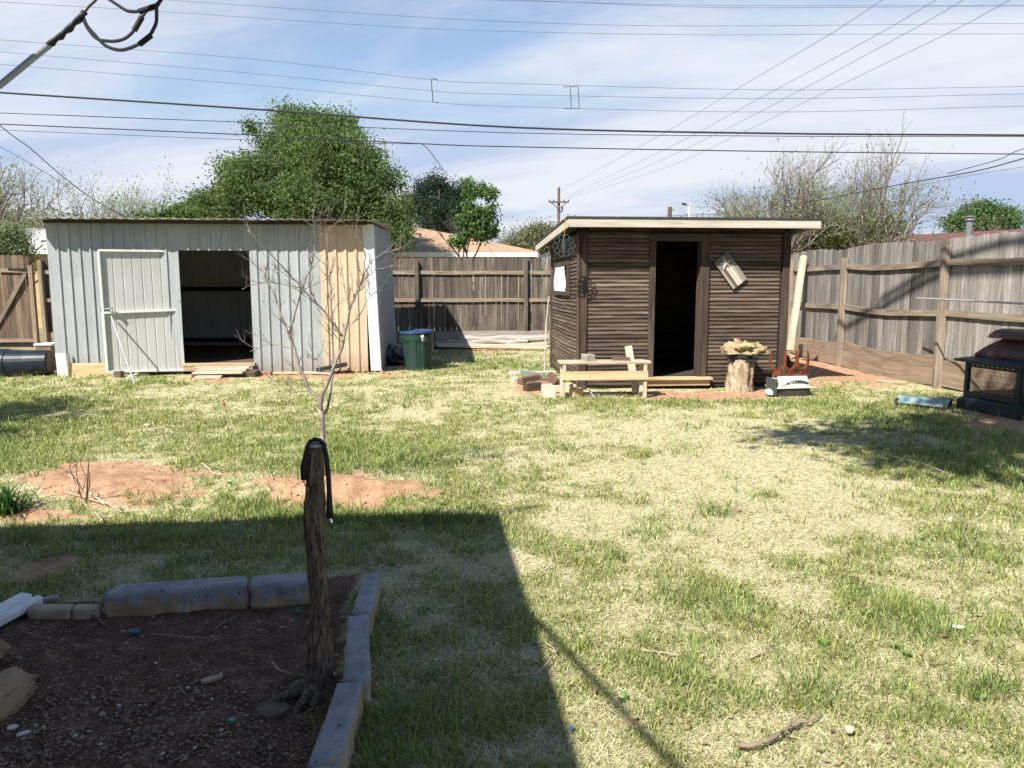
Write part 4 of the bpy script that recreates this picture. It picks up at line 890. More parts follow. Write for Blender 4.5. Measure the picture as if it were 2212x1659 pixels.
# window with paper on the left wall
def onl(u, v, x=-.03): return FB.inverted() @ PL(u, v, FB @ Vector((x, 0, 0)), FB.to_3x3() @ Vector((1, 0, 0)))
a = onl(1200, 564); b = onl(1229, 638); ya, yb = b.y, a.y; zt, zb_ = onl(1214, 566).z, onl(1214, 637).z
wf = MB(FB)
for (ys_, ye, z0_, z1_) in ((ya, yb, zt - .07, zt), (ya, yb, zb_, zb_ + .07), (ya, ya + .11, zb_ + .07, zt - .07), (yb - .11, yb, zb_ + .07, zt - .07)):
    wf.box((-.038, (ys_ + ye) / 2, (z0_ + z1_) / 2), (.04, ye - ys_, z1_ - z0_))
wo_ = wf.build('window_frame', m_darkt, ws, bevel=.003)
mb = MB(FB); mb.grid(lambda s, t: (-.070 + .012 * math.sin(t * 5 + s * 3), ya + .16 + (yb - ya - .34) * s, zb_ + .06 + (zt - zb_ - .14) * t), 8, 12); tag(mb.build('paper_sheet', m_paper, solid=.003), 'stained white paper sheet hung in the small window of the wooden shed', 'paper')
# star plaque
q4 = [onf(FB, u, v, -.05) for u, v in ((1542.4, 567), (1572.4, 543), (1613, 601.6), (1584.4, 625.6))]
ex_ = (q4[3] - q4[0]); ey_ = (q4[1] - q4[0]); cc_ = (q4[0] + q4[2]) / 2; LX = ex_.length; LY = ey_.length; ex_.normalize(); ny_ = Vector((0, -1, 0)); ey_ = ex_.cross(ny_) * -1 if ex_.cross(ny_).dot(ey_) < 0 else ex_.cross(ny_); M3 = Matrix((ex_, ey_, ny_)).transposed()
pt = thing('star_plaque', FB @ Vector((cc_.x, -.03, cc_.z)), 'tilted wooden plaque with a raised star and worn stripes on the shed wall', 'plaque')
M3w = M3; 
def pbox(mb, cx_, cy_, cz_, sx, sy, sz, tint=1.0): mb.box(cc_ + M3w @ Vector((cx_, cy_, cz_)), (sx, sy, sz), M3w, tint)
mb = MB(FB); pbox(mb, -LX * .32, 0, 0, LX * .36, LY, .022, .5); mb.build('star_field', m_greyw, pt, bevel=.002)
for i, (tn, mt_) in enumerate(((.8, m_greyw), (1.0, m_redw), (1.35, m_greyw), (1.5, m_palew), (1.05, m_greyw), (.8, m_greyw))):
    mb = MB(FB); pbox(mb, LX * .18, -LY / 2 + (i + .5) * LY / 6, 0, LX * .64, LY / 6 - .003, .022, tn); mb.build('stripe_board', mt_, pt, bevel=.0015)
st = []
for k in range(10):
    r_ = LY * .40 if k % 2 == 0 else LY * .16; a = math.pi / 2 + k * math.pi / 5; st.append(Vector((r_ * math.cos(a), r_ * math.sin(a), 0)))
mb = MB(FB); o0 = cc_ + M3w @ Vector((-LX * .26, 0, 0)); vs = [o0 + M3w @ Vector((0, 0, .045))] + [o0 + M3w @ (p + Vector((0, 0, .014))) for p in st]
mb.add(vs, [(0, i + 1, (i + 1) % 10 + 1) for i in range(10)] + [tuple(range(10, 0, -1))], None, 1.7); mb.build('star', m_greyw, pt)
# hanging ornament
oc = D(1218.4, 531, 10.46); t = thing('hanging_ornament', (oc.x, oc.y, oc.z - .14), 'round verdigris metal ornament hung on an orange cord from the roof corner', 'ornament')
mb = MB()
for k in range(10):
    a = 2 * math.pi * k / 10; p = oc + Vector((.115 * math.cos(a), 0, .115 * math.sin(a)))
    ring = [p + Vector((.034 * math.cos(b), .004 * math.sin(3 * b), .034 * math.sin(b))) for b in np.linspace(0, 2 * math.pi, 11)]; mb.tube(ring, .0075, 5)
    mb.tube([oc + Vector((.02 * math.cos(a), 0, .02 * math.sin(a))), p - Vector((.03 * math.cos(a), 0, .03 * math.sin(a)))], .0025, 4)
mb.build('ring', m_verd, t)
mb = MB(); mb.lathe(oc - Vector((0, 0, .12)), [(.0, 0), (.012, .01), (.026, .05), (.038, .11), (.030, .17), (.016, .21), (.020, .235), (.008, .26), (0, .27)], 12, Matrix.Diagonal((1, .4, 1))); mb.build('figure', m_verd, t, smooth=True)
mb = MB(); top = D(1220, 480, 10.44); mb.tube([top, (top + oc) / 2 + Vector((.006, 0, .05)), oc + Vector((0, 0, .13))], .004, 5); mb.tube([top + Vector((.0, -.01, .04)), top + Vector((.03, -.02, 0)), top + Vector((0, -.01, -.03))], .006, 5); mb.build('cord', m_orange, t)
# thin pole at back left corner
mb = MB(); mb.tube([G(1176, 806, 0), D(1180, 700, 13.4), D(1186, 640, 13.5)], .012, 6); tag(mb.build('wooden_pole', m_greyw), 'slim wooden pole standing against the back left corner of the wooden shed', 'pole')

# ---- bench of scrap timber
bt = thing('timber_bench', G(1308, 858), 'low rough bench of new pine boards before the wooden shed', 'bench')
bL = G(1214, 861); bR = G(1400, 859); dxv = (bR - bL).normalized(); dyv = Vector((-dxv.y, dxv.x, 0)); LB = (bR - bL).length; zt_ = .47
def bp(s, d, z): return bL + dxv * s + dyv * d + Vector((0, 0, z))
mb = MB(); mb.beam(bp(-.03, .06, zt_), bp(LB + .03, .06, zt_), .14, .035, tint=1.0); mb.beam(bp(-.03, .215, zt_ - .003), bp(LB + .0, .215, zt_ - .003), .14, .035, tint=.92); mb.build('top', m_palew, bt, bevel=.004)
mb = MB(); mb.beam(bp(0, -.012, .30), bp(LB - .01, -.012, .30), .022, .115, tint=1.1); mb.build('front_apron', m_pine, bt, bevel=.003)
for s, d, n_ in ((.03, .03, 0), (LB - .04, .03, 1), (.03, .25, 2), (LB - .04, .25, 3)):
    mb = MB(); mb.beam(bp(s, d, hg(*bp(s, d, 0)[:2]) - .02), bp(s, d, zt_ - .02), .045, .06, (0, 1, 0), 1.0); mb.build('leg', m_palew, bt, bevel=.003)
mb = MB(); c = bp(.36, .12, .53); mb.box(c, (.13, .15, .085), Matrix.Rotation(R(25), 3, 'Z'), 1, .004); tag(mb.build('wood_block', m_greyw, bevel=.006), 'grey square timber block sitting on the bench top, left one', 'wood block', 'loose timber offcuts')
mb = MB(); c = bp(.80, .12, .507); mb.box(c, (.24, .09, .04), Matrix.Rotation(R(-6), 3, 'Z'), .9, .003); tag(mb.build('wood_block', m_redw, bevel=.004), 'thin reddish wood offcut lying flat on the bench top', 'wood block', 'loose timber offcuts')
mb = MB(); mb.beam(D(1374, 848, 10.42), D(1357, 748, 10.62), .10, .045, (0, 1, 0), 1.0); tag(mb.build('leaning_board', m_palew, bevel=.004), 'pale short post leaning upright behind the bench near the doorway', 'board')
# ---- stump with tray and burlap
c = G(1606, 848); c.y += .17; t = thing('tree_stump', (c.x, c.y, 0), 'pale barked upright log stump beside the wooden shed doorway', 'stump')
vs = []; gc = []; nz, na = 22, 40
for i in range(nz + 1):
    z = .47 * i / nz
    for k in range(na):
        a = 2 * math.pi * k / na; p = Vector((math.cos(a) * 2.2, math.sin(a) * 2.2, z * 7)); r_ = .178 + .020 * mnoise.fractal(p, .7, 2, 4) + .018 * mnoise.noise(p * .6) - .05 * math.exp(-((a - 5.3) / .12) ** 2) + .02 * (1 - i / nz) ** 3
        vs.append((c.x + r_ * math.cos(a), c.y + r_ * math.sin(a), z - .02)); gc.append((p.x * .09, p.y * .09, z))
fs = [(i * na + k, i * na + (k + 1) % na, (i + 1) * na + (k + 1) % na, (i + 1) * na + k) for i in range(nz) for k in range(na)]
mb = MB(); mb.add(vs, fs, gc); mb.build('bark', m_stump, t, smooth=True)
mb = MB(); mb.lathe((c.x, c.y, .435), [(.0, 0), (.165, 0), (.165, .02), (0, .022)], 30); mb.build('cut_face', m_palew, t)
mb = MB(); tx_, ty_, tz_ = c.x + .02, c.y - .01, .48; M = Matrix.Rotation(R(-20), 3, 'Z') @ Matrix.Rotation(R(-3), 3, 'Y')
mb.box((tx_, ty_, tz_), (.42, .34, .012), M)
for dx_, dy_, sx, sy in ((0, .17, .43, .014), (0, -.17, .43, .014), (.21, 0, .014, .33), (-.21, 0, .014, .33)): mb.box(Vector((tx_, ty_, tz_)) + M @ Vector((dx_, dy_, .022)), (sx, sy, .05), M, 1)
mb.box(Vector((tx_, ty_, tz_)) + M @ Vector((.03, -.02, -.03)), (.34, .28, .04), M, 1.2)
tag(mb.build('black_tray', m_black), 'shallow black square tray resting on the log stump', 'tray')
heap('burlap_sack', m_burlap, (tx_ + .0, ty_, .56), (.23, .16, .12), 'crumpled tan burlap heaped in the black tray on the stump', 'sack', 7, .75, 2.0)
heap('cloth_rag', m_greencl, (tx_ + .02, ty_ - .07, .62), (.12, .07, .045), 'bright mint and lime green rag lying in the tan burlap', 'rag', 9, .5, 3)
# ---- pet carrier
C0 = Vector((3.52, 10.08, 0)); PC = frame((C0.x, C0.y, hg(C0.x, C0.y)), 12); PLn, PW = .52, .31
t = thing('pet_carrier', PC @ Vector((.26, .15, 0)), 'cream and dark grey plastic pet carrier with wire door beside the stump', 'pet carrier')
def shell(z0, z1, in0, in1, mat_, name, n=1):
    b = MB(PC); vs = []; rows = [(z0, in0), ((z0 + z1) / 2, (in0 + in1) / 2 - .004), (z1, in1)]
    for z, q in rows:
        for k in range(24):
            a = 2 * math.pi * (k + .5) / 24; ca, sa = math.cos(a), math.sin(a); ex2 = lambda x: math.copysign(abs(x) ** .35, x)
            vs.append((PLn / 2 + (PLn / 2 - q) * ex2(ca), PW / 2 + (PW / 2 - q) * ex2(sa), z))
    fs = [(i * 24 + k, i * 24 + (k + 1) % 24, (i + 1) * 24 + (k + 1) % 24, (i + 1) * 24 + k) for i in range(2) for k in range(24)] + [tuple(range(24)), tuple(48 + k for k in range(24))]
    b.add(vs, fs); return b.build(name, mat_, t, bevel=.008)
shell(.0, .115, .03, .008, m_dgrey, 'lower_shell'); shell(.125, .265, .010, .05, m_cream, 'upper_shell')
mb = MB(PC); mb.box((PLn / 2, PW / 2, .12), (PLn + .02, PW + .02, .014)); mb.build('rim', m_cream, t, bevel=.004)
mb = MB(PC)
for k in range(14):
    a = k / 13; mb.box((.14 + .30 * a, .010 + .02 * (.6), .175 + .025 * math.sin(a * 3.1)), (.010, .012, .03 + .022 * math.sin(a * 3.1)), Matrix.Rotation(R(-30 + 60 * a), 3, 'Y'), 1)
for k in range(3): mb.box((.09 + .03 * k, .02, .155 + .012 * k), (.014, .014, .016), None, 1)
mb.build('vent_slots', m_black, t)
mb = MB(PC); mb.box((-.006, PW / 2, .13), (.012, PW - .05, .22)); mb.build('door_panel', m_dgrey, t)
mb = MB(PC)
for k in range(8): mb.tube([(-.02, .04 + k * .033, .02), (-.02, .04 + k * .033, .24)], .0028, 5, 2.2)
for k in range(8): mb.tube([(-.021, .03, .03 + k * .029), (-.021, PW - .03, .03 + k * .029)], .0028, 5, 2.2)
mb.build('wire_door', m_dgrey, t)
heap('blue_cloth', m_bluecl, PC @ Vector((-.045, .15, .04)), (.035, .11, .05), 'pale blue cloth bundled against the wire door of the pet carrier', 'cloth', 5, .4, 3)
# ---- rack of U shaped rests
t = thing('saddle_rack', PC @ Vector((.3, .15, .265)), 'polished red-brown wooden rack with three U-shaped horns standing on the pet carrier', 'rack')
mb = MB(PC); mb.box((.27, .16, .275), (.50, .10, .016)); mb.build('base_board', m_antler, t, bevel=.003)
def upoly():
    o_, i_ = [], []
    for k in range(15):
        a = math.pi * (1.12 + .0) + (math.pi * .76) * k / 14; a = math.pi + (k / 14) * math.pi
        o_.append((.112 * math.cos(a), .155 + .112 * math.sin(a))); i_.append((.084 * math.cos(a), .162 + .084 * math.sin(a)))
    top_r = [(.114, .22), (.104, .28), (.086, .325)]; in_r = [(.084, .27), (.086, .22)]
    outer = [(-x, z) for x, z in reversed(top_r)] + o_[:7] + [(-.045, .045), (-.055, .0), (.055, .0), (.045, .045)] + o_[8:] + top_r
    inner = in_r + i_[::-1] + [(-x, z) for x, z in reversed(in_r)]
    return outer + inner
for k, xx in enumerate((.07, .26, .44)):
    mb = MB(); pts = [(x * (.9 if k else 1), z) for x, z in upoly()]
    # build as strip to keep the concave outline clean
    n_ = 25; outl = [(.086, .325), (.104, .28), (.114, .22)] + [(.112 * math.cos(-a), .155 + .112 * math.sin(-a)) for a in np.linspace(0, math.pi, 19)] + [(-.114, .22), (-.104, .28), (-.086, .325)]
    inl = [(.084, .315), (.088, .27), (.086, .22)] + [(.084 * math.cos(-a), .165 + .084 * math.sin(-a)) for a in np.linspace(0, math.pi, 19)] + [(-.086, .22), (-.088, .27), (-.084, .315)]
    M = PC @ Matrix.Translation(Vector((xx, .16, .283))) @ Matrix.Rotation(R((-14, 10, 16)[k]), 4, 'Z'); m_ = len(outl); vs = []
    for y in (-.014, .014):
        for (x, z) in outl: vs.append(M @ Vector((x, y, z)))
        for (x, z) in inl: vs.append(M @ Vector((x, y, z)))
    fs = []
    for i in range(m_ - 1):
        fs += [(i, i + 1, m_ + i + 1, m_ + i), (2 * m_ + i, 3 * m_ + i, 3 * m_ + i + 1, 2 * m_ + i + 1), (i, 2 * m_ + i, 2 * m_ + i + 1, i + 1), (m_ + i, m_ + i + 1, 3 * m_ + i + 1, 3 * m_ + i)]
    fs += [(0, m_, 3 * m_, 2 * m_), (m_ - 1, 3 * m_ - 1, 4 * m_ - 1, 2 * m_ - 1)]
    mb.add(vs, fs, None, 1.0); mb.prism([(-.052, 0), (.052, 0), (.040, .03), (.045, .066), (-.045, .066), (-.040, .03)], .027, M.to_3x3(), M.translation, 1.0); mb.build('horn', m_antler, t, bevel=.004)
# ---- scrap pile left of the bench
pile = [(1111, 830, (.07, .09, .09), 20, m_palew, 'pale end block at the left of the wood pile'), (1127, 832, (.10, .10, .10), -25, m_redw, 'small dark red block next to the pale end block'),
        (1150, 845, (.24, .12, .11), 28, m_darkt, 'dark brown rectangular box-like block at the pile front'), (1150, 822, (.30, .09, .07), 12, m_redw, 'long red-brown block at the back of the pile'),
        (1172, 826, (.26, .09, .06), -15, m_redw, 'red-brown block crossing behind the pale blocks'), (1190, 846, (.26, .16, .10), 6, m_palew, 'broad pale tan block lying in the pile front'),
        (1186, 858, (.18, .10, .10), -8, m_stuccoA, 'square pinkish tan block at the pile front right'), (1215, 846, (.30, .10, .13), -38, m_pine, 'light pine block leaning near the bench left leg'),
        (1243, 856, (.16, .14, .12), 32, m_pine, 'cut pine block with square end under the bench'), (1262, 838, (.34, .12, .05), -6, m_palew, 'grey-tan board lying under the bench'),
        (1225, 862, (.05, .05, .09), 10, m_darkt, 'small dark upright peg beside the bench left leg')]
for (u, v, s_, r_, mt_, lab) in pile: lump('wood_block', mt_, u, v, s_, r_, lab, 'wood block', group='loose timber offcuts')
def lean(name, mat_, p0, p1, w_, h_, lab, cat, group=None): mb = MB(); mb.beam(p0, p1, w_, h_, (0, 1, .3)); return tag(mb.build(name, mat_, bevel=.004), lab, cat, group)
lean('wood_block', m_redw, D(1186, 808, 10.7), D(1203, 826, 10.6), .09, .06, 'red-brown block tilted on top of the pile', 'wood block', 'loose timber offcuts')
lean('wood_block', m_redw, D(1128, 820, 10.75), D(1165, 814, 10.8), .08, .05, 'thin reddish slat on top of the pile at left', 'wood block', 'loose timber offcuts')
lean('green_plank', m_turq, G(1126, 806, .03), G(1176, 812, .03), .12, .02, 'faded green plank lying behind the wood pile', 'plank')
lean('white_strip', m_whitep, G(1098, 806, .02), G(1200, 803, .02), .03, .02, 'long thin pale strip lying behind the wood pile', 'strip')
mb = MB(); mb.tube([G(1285, 860, .02), D(1272, 842, 10.25), D(1258, 826, 10.45), D(1254, 816, 10.5), D(1258, 812, 10.48), D(1262, 820, 10.4)], .010, 6); tag(mb.build('bent_tube', m_pipe), 'bent pale metal tube under the bench left side', 'tube')

# ================================================================== BINS, LUMBER
c = G(901, 802); c.y += .22; cz = 0
t = thing('trash_can', (c.x, c.y, 0), 'tall dark green plastic trash can with a blue lid beside the metal shed', 'trash can')
def lob(a, z):
    s_ = (a / (2 * math.pi) * 8) % 1; return 1 - .045 * (1 if .12 < s_ < .62 else 0) * (1 if .03 < z < .52 else 0)
prof = [(0, 0), (.215, 0), (.222, .02), (.225, .04)] + [(.225 + .045 * k / 10, .04 + .48 * k / 10) for k in range(1, 11)] + [(.275, .53), (.28, .55), (.283, .63), (.293, .635), (.293, .66), (.27, .66), (.20, .10), (0, .1)]
mb = MB(); mb.lathe((c.x, c.y, 0), prof, 64, Matrix.Rotation(R(-2), 3, 'Y'), 1, lob); mb.build('body', m_bin, t, bevel=.004)
mb = MB(); mb.lathe((c.x - .02, c.y, .655), [(.0, 0), (.30, 0), (.305, .012), (.302, .028), (.27, .034), (.26, .022), (.10, .028), (.06, .045), (0, .047)], 40, Matrix.Rotation(R(-2), 3, 'Y') @ Matrix.Rotation(R(2), 3, 'X')); mb.build('lid', m_lid, t, smooth=False)
for sg_ in (-1, 1):
    mb = MB(); a = R(-60 if sg_ > 0 else 195); p = Vector((c.x + .30 * math.cos(a), c.y + .30 * math.sin(a), .52)); mb.box(p, (.05, .09, .03), Matrix.Rotation(a, 3, 'Z')); mb.box(p + Vector((.01 * math.cos(a), .01 * math.sin(a), .05)), (.03, .10, .03), Matrix.Rotation(a, 3, 'Z')); mb.build('handle', m_bin, t, bevel=.004)
mb = MB(); a = R(-68); p = Vector((c.x + .305 * math.cos(a), c.y + .305 * math.sin(a), .58)); mb.box(p, (.006, .055, .10), Matrix.Rotation(a, 3, 'Z') @ Matrix.Rotation(R(20), 3, 'X')); mb.build('latch_tag', m_white, t)
lumber = [('grey_plank', m_greyw, (943, 728), (1170, 726), 18.2, .24, .03, 'wide grey plank standing on edge at the back of the lumber stack'), ('pale_plank', m_palew, (945, 745), (1182, 750), 17.3, .09, .12, 'long pale cream plank at the front of the lumber stack'),
          ('pale_plank', m_palew, (1090, 746), (1182, 742), 17.6, .05, .10, 'short pale plank at the right end of the lumber stack'), ('grey_plank', m_greyw, (940, 743), (990, 738), 17.6, .08, .12, 'short dark ended plank at the left end of the lumber stack')]
for nm, mt_, p, q, Y, h_, w_, lab in lumber:
    mb = MB(); mb.beam(D(p[0], p[1], Y), D(q[0], q[1], Y + .1), w_, h_, tint=1.0 if 'grey' in nm else 1.15); tag(mb.build(nm, mt_, bevel=.006), lab, 'plank', 'lumber stack at the back fence')
for k, (p, q, Y, r_, lab) in enumerate((((992, 733), (1185, 730), 17.85, .075, 'upper long bleached log on the lumber stack'), ((966, 740), (1140, 738), 17.7, .055, 'lower thinner bleached log on the lumber stack'))):
    a, b = D(*p, Y), D(*q, Y); mb = MB(); mb.tube([a.lerp(b, i / 8) + Vector((0, 0, .018 * math.sin(i * 1.7 + k))) for i in range(9)], [r_ * (1 + .12 * math.sin(i * 2.3)) for i in range(9)], 9, 1.1, wob=.2); tag(mb.build('log', m_greyw, smooth=False), lab, 'log', 'lumber stack at the back fence')
mb = MB(); mb.box((D(1060, 755, 17.8).x, 17.8, .05), (2.6, .25, .10), None, .6); tag(mb.build('skid_timber', m_gate), 'dark low timber carrying the lumber stack', 'timber')

# ================================================================== FENCES
def fence_bay(t, a, b, mats, H=2.1, z0=.28, side=-1, rails=(1.76, 1.10), kick=True, wp=.138, sagk=0.0, topf=None, seed=0, th=.016, railw=.09):
    """pickets behind, rails and kickboard towards the yard; side = yard side normal sign"""
    rr = random.Random(seed); a = Vector((*a, 0)); b = Vector((*b, 0)); d = (b - a); L = d.length; d.normalize(); n = Vector((-d.y, d.x, 0)) * side
    mp, mr, mk = mats; mb = MB(); x = 0; i = 0; ang = math.atan2(d.y, d.x)
    while x < L - .02:
        w_ = min(wp * rr.uniform(.94, 1.04), L - x); h = H + rr.uniform(-.012, .014) + (topf(x / L) if topf else 0); sagv = sagk * math.sin(math.pi * x / L)
        tl = rr.uniform(-.4, .4); p = a + d * (x + w_ / 2) - n * (rr.uniform(0, .004)); M = Matrix.Rotation(ang, 3, 'Z') @ Matrix.Rotation(R(tl), 3, 'Y')
        zz0 = z0 - sagv; o = rv(); hw = w_ / 2 - rr.uniform(.001, .007); vs = [(-hw, -th / 2, zz0), (hw, -th / 2, zz0), (hw, -th / 2, h - .02), (hw - .025, -th / 2, h), (-hw + .025, -th / 2, h), (-hw, -th / 2, h - .02)]
        vv = [M @ Vector((q[0], q[1] + yy, q[2])) + p for yy in (0, th) for q in vs]; gg = [(q[2] + o[0], q[0] + o[1], yy + o[2]) for yy in (0, th) for q in vs]
        mb.add(vv, [(0, 1, 2, 3, 4, 5), (11, 10, 9, 8, 7, 6)] + [(k, k + 6, (k + 1) % 6 + 6, (k + 1) % 6) for k in range(6)], gg, rr.uniform(.55, 1.4)); x += w_; i += 1
    mb.build('pickets', mp, t)
    for z in rails:
        mb = MB(); N_ = 6
        for k in range(N_):
            s0, s1 = k / N_, (k + 1) / N_; f = lambda s: a + d * L * s + n * .035 + Vector((0, 0, z - sagk * .6 * math.sin(math.pi * s) + .006 * math.sin(s * 9 + z)))
            mb.beam(f(s0), f(s1) + d * .002, .04, railw, tint=1.0)
        mb.build('rail', mr, t)
    if kick:
        mb = MB(); N_ = 4
        for k in range(N_):
            s0, s1 = k / N_, (k + 1) / N_; f = lambda s: a + d * L * s + n * (.02 + .03 * math.sin(math.pi * s) * (1 if sagk else 0)) + Vector((0, 0, (z0 + .05) / 2 + .02 - sagk * .9 * math.sin(math.pi * s)))
            mb.beam(f(s0), f(s1) + d * .002, .035, z0 + .02, tint=1.0)
        mb.build('kickboard', mk, t)
def fpost(t, x, y, h, m, w_=.095, rz=0): mb = MB(); mb.beam((x, y, -.05), (x, y, h), w_, w_, (math.cos(rz), math.sin(rz), 0), 1.0, .003); mb.build('post', m, t, bevel=.004)
def bx(u, Y=None): # x on the back fence line
    n = Vector((-.0526, 1, 0)).normalized(); return PL(u, 640, (0, 18.9, 0), n)
bf = thing('back_fence', (0, 18.9, 0), 'weathered brown picket fence along the back between and behind the two sheds', 'fence', 'wooden fences of the yard')
us = [96, 330, 560, 760, 901.6, 1135.6, 1370, 1600]; ps = [bx(u) for u in us] + [Vector((6.05, 19.22, 0))]
for i in range(len(ps) - 1): fence_bay(bf, ps[i][:2], ps[i + 1][:2], (m_fence_d, m_rail, m_kick), 2.11, .30, seed=i + 3)
for i, p in enumerate(ps): fpost(bf, p.x, p.y - .07, 2.04 + (.06 if i == 5 else 0), m_rail if i in (0,) else m_fence_d)
# gate at far left
g1 = bx(68); g0 = bx(-150); gt = thing('wooden_gate', (g1.x - 1, g1.y, 0), 'brown wooden gate with a diagonal brace at the far left beside the metal shed', 'gate')
fence_bay(gt, g0[:2], g1[:2], (m_gate, m_rail, m_kick), 2.10, .06, rails=(1.80, .16), kick=False, topf=lambda s: .05 * math.sin(s * 2.4) - .0, seed=90)
mb = MB(); a = Vector((bx(-20).x, g1.y - .07, .35)); b = Vector((g1.x - .06, g1.y - .07, 1.72)); mb.beam(a, b, .04, .09, tint=.7); mb.build('brace', m_rail, gt)
mb = MB(); mb.beam((g1.x - .45, g1.y - .08, 1.83), (g1.x, g1.y - .08, 1.83), .02, .045); mb.build('hinge', m_black, gt)
fpost(gt, g1.x + .08, g1.y - .07, 1.92, m_kick)
rfn = thing('side_fence', (6.1, 12, 0), 'weathered grey picket fence with red dirt foot running down the right side', 'fence', 'wooden fences of the yard')
rp = [(6.05, 19.2), (6.02, 16.6), (5.98, 13.9), (6.21, 11.08), (6.85, 8.3), (7.3, 5.6)]
for i in range(len(rp) - 1): fence_bay(rfn, rp[i], rp[i + 1], (m_fence, m_rail, m_kick), 2.13, .36 if i != 2 else .42, side=-1, rails=(1.80, 1.08), sagk=(.0, .02, .07, .03, 0)[i], topf=(lambda s: .03 * math.sin(s * 5)), seed=40 + i)
for i, (x, y) in enumerate(rp): fpost(rfn, x - .06, y - .02, (2.0, 2.0, 1.95, 2.02, 2.0, 2)[i], m_rail, .10, R(85))
mb = MB(); mb.beam(D(1706, 757, 15.3), D(1736, 553, 15.7), .11, .11, (0, 1, 0), 1.1); tag(mb.build('leaning_post', m_palew, bevel=.005), 'newer pale square post leaning against the right fence by the wooden shed', 'post')
mb = MB(); mb.beam(D(1721, 735, 15.0), D(1758, 739, 14.6), .03, .13); tag(mb.build('board_scrap', m_kick, bevel=.004), 'short tan board fixed low on the right fence beside the leaning post', 'board')
mb = MB(); mb.tube([D(1981, 644, 10.95), D(2060, 648, 10.0), D(2250, 658, 7.9)], .0125, 8); tag(mb.build('galvanised_pole', m_pipe), 'thin grey metal pole held level across the right fence post', 'pole')
mb = MB(); mb.tube([D(1893, 820, 11.6), D(1920, 825, 11.45), D(1955, 826, 11.4)], .014, 6); tag(mb.build('pale_stick', m_palew), 'pale stick at the foot of the right fence kickboard', 'stick')
c = D(1694, 783, 11.35); heap('dark_rag', m_black, (4.22, 11.9, .20), (.12, .09, .18), 'dark bag propped behind the rack at the wooden shed right corner', 'bag', 4, .4)

# ================================================================== FIREPLACE AND TROUGH
FP = Matrix(((.979, -.204, 0, 5.63), (.204, .979, 0, 8.47), (0, 0, 1, 0), (0, 0, 0, 1))); S = .78
t = thing('outdoor_fireplace', FP @ Vector((S / 2, S / 2, 0)), 'dark blue-grey metal outdoor fireplace with brown hood at the right edge', 'fireplace')
mb = MB(FP); mb.add([(x + (0 if z < .1 else 0), y, z) for x in (-.05, S + .05) for y in (-.05, S + .05) for z in (0, .11)], BOXF); mb.add([(a[0], a[1], z) for a in () for z in ()], []) ; 
def frust(mb, z0, z1, e0, e1): mb.add([((-e if sx < 0 else S + e), (-e if sy < 0 else S + e), z) for sx in (-1, 1) for sy in (-1, 1) for z, e in ((z0, e0), (z1, e1))], BOXF)
frust(mb, .112, .15, .05, .01); mb.build('base', m_iron, t, bevel=.005)
mb = MB(FP)
for x in (.02, S - .02):
    for y in (.02, S - .02): mb.box((x, y, .355), (.05, .05, .41), None, 1)
for z, h_ in ((.18, .05), (.535, .05)):
    mb.box((.02, S / 2, z), (.04, S - .09, h_), None, 1); mb.box((S - .02, S / 2, z), (.04, S - .09, h_), None, 1); mb.box((S / 2, .02, z), (S - .09, .04, h_), None, 1); mb.box((S / 2, S - .02, z), (S - .09, .04, h_), None, 1)
mb.build('body_frame', m_iron, t, bevel=.004)
for nm, f in (('mesh_panel', lambda k: ((.02, .06 + k * .0173, .205), (.02, .06 + k * .0173, .51))), ('mesh_panel', lambda k: ((.06 + k * .0173, .02, .205), (.06 + k * .0173, .02, .51)))):
    mb = MB(FP)
    for k in range(39): mb.tube([f(k)[0], f(k)[1]], .0022, 4, 3.0, cap=False)
    a, b = f(0), f(38); 
    for q in (.30, .40, .48): mb.tube([(a[0][0], a[0][1], q), (b[0][0], b[0][1], q)], .002, 4, 3.0)
    mb.build(nm, m_copper, t)
mb = MB(FP)
for k in range(9):
    for c_, s_ in (((-.003, .10 + k * .07, .545), (.006, .035, .018)), ((.10 + k * .07, -.003, .545), (.035, .006, .018))): mb = MB(FP); mb.box(c_, s_, None, 1); mb.build('hole_square', m_pipe, t)  # grey squares added in place of the small holes in the top rail
mb = MB(FP); mb.box((S / 2, S / 2, .20), (S - .12, S - .12, .04)); mb.build('fire_tray', m_black, t)
mb = MB(FP); frust(mb, .57, .60, .09, .10); frust(mb, .602, .64, .09, -.06); mb.build('mantel', m_iron, t, bevel=.006)
mb = MB(FP); frust(mb, .642, .665, -.05, -.05); frust(mb, .667, .76, -.05, -.13); frust(mb, .761, .86, -.13, -.25); mb.build('hood', m_copper, t, bevel=.01)
mb = MB(FP); pr = [(-.26, -.02), (-.24, .02), (-.16, .065), (-.06, .085), (.06, .085), (.16, .065), (.24, .02), (.26, -.02), (.23, -.01), (.13, .045), (0, .06), (-.13, .045), (-.23, -.01)]
mb.prism([(x, z + .885) for x, z in pr], .48, None, (S / 2, S / 2, 0), 1.0); mb.build('chimney_cap', m_copper, t)
mb = MB(FP)
for x in (-.1, .1):
    for y in (-.1, .1): mb.box((S / 2 + x, S / 2 + y, .885), (.02, .02, .08), None, 1)
mb.build('cap_supports', m_copper, t)
a = G(1930, 876); b = G(2042, 888); d = (b - a).normalized(); TR_ = Matrix.Translation(a + Vector((0, 0, hg(a.x, a.y)))) @ Matrix.Rotation(math.atan2(d.y, d.x), 4, 'Z'); L_ = (b - a).length
t = thing('metal_trough', TR_ @ Vector((L_ / 2, .1, 0)), 'turquoise and rusty metal tray on short feet in the grass by the fireplace', 'trough')
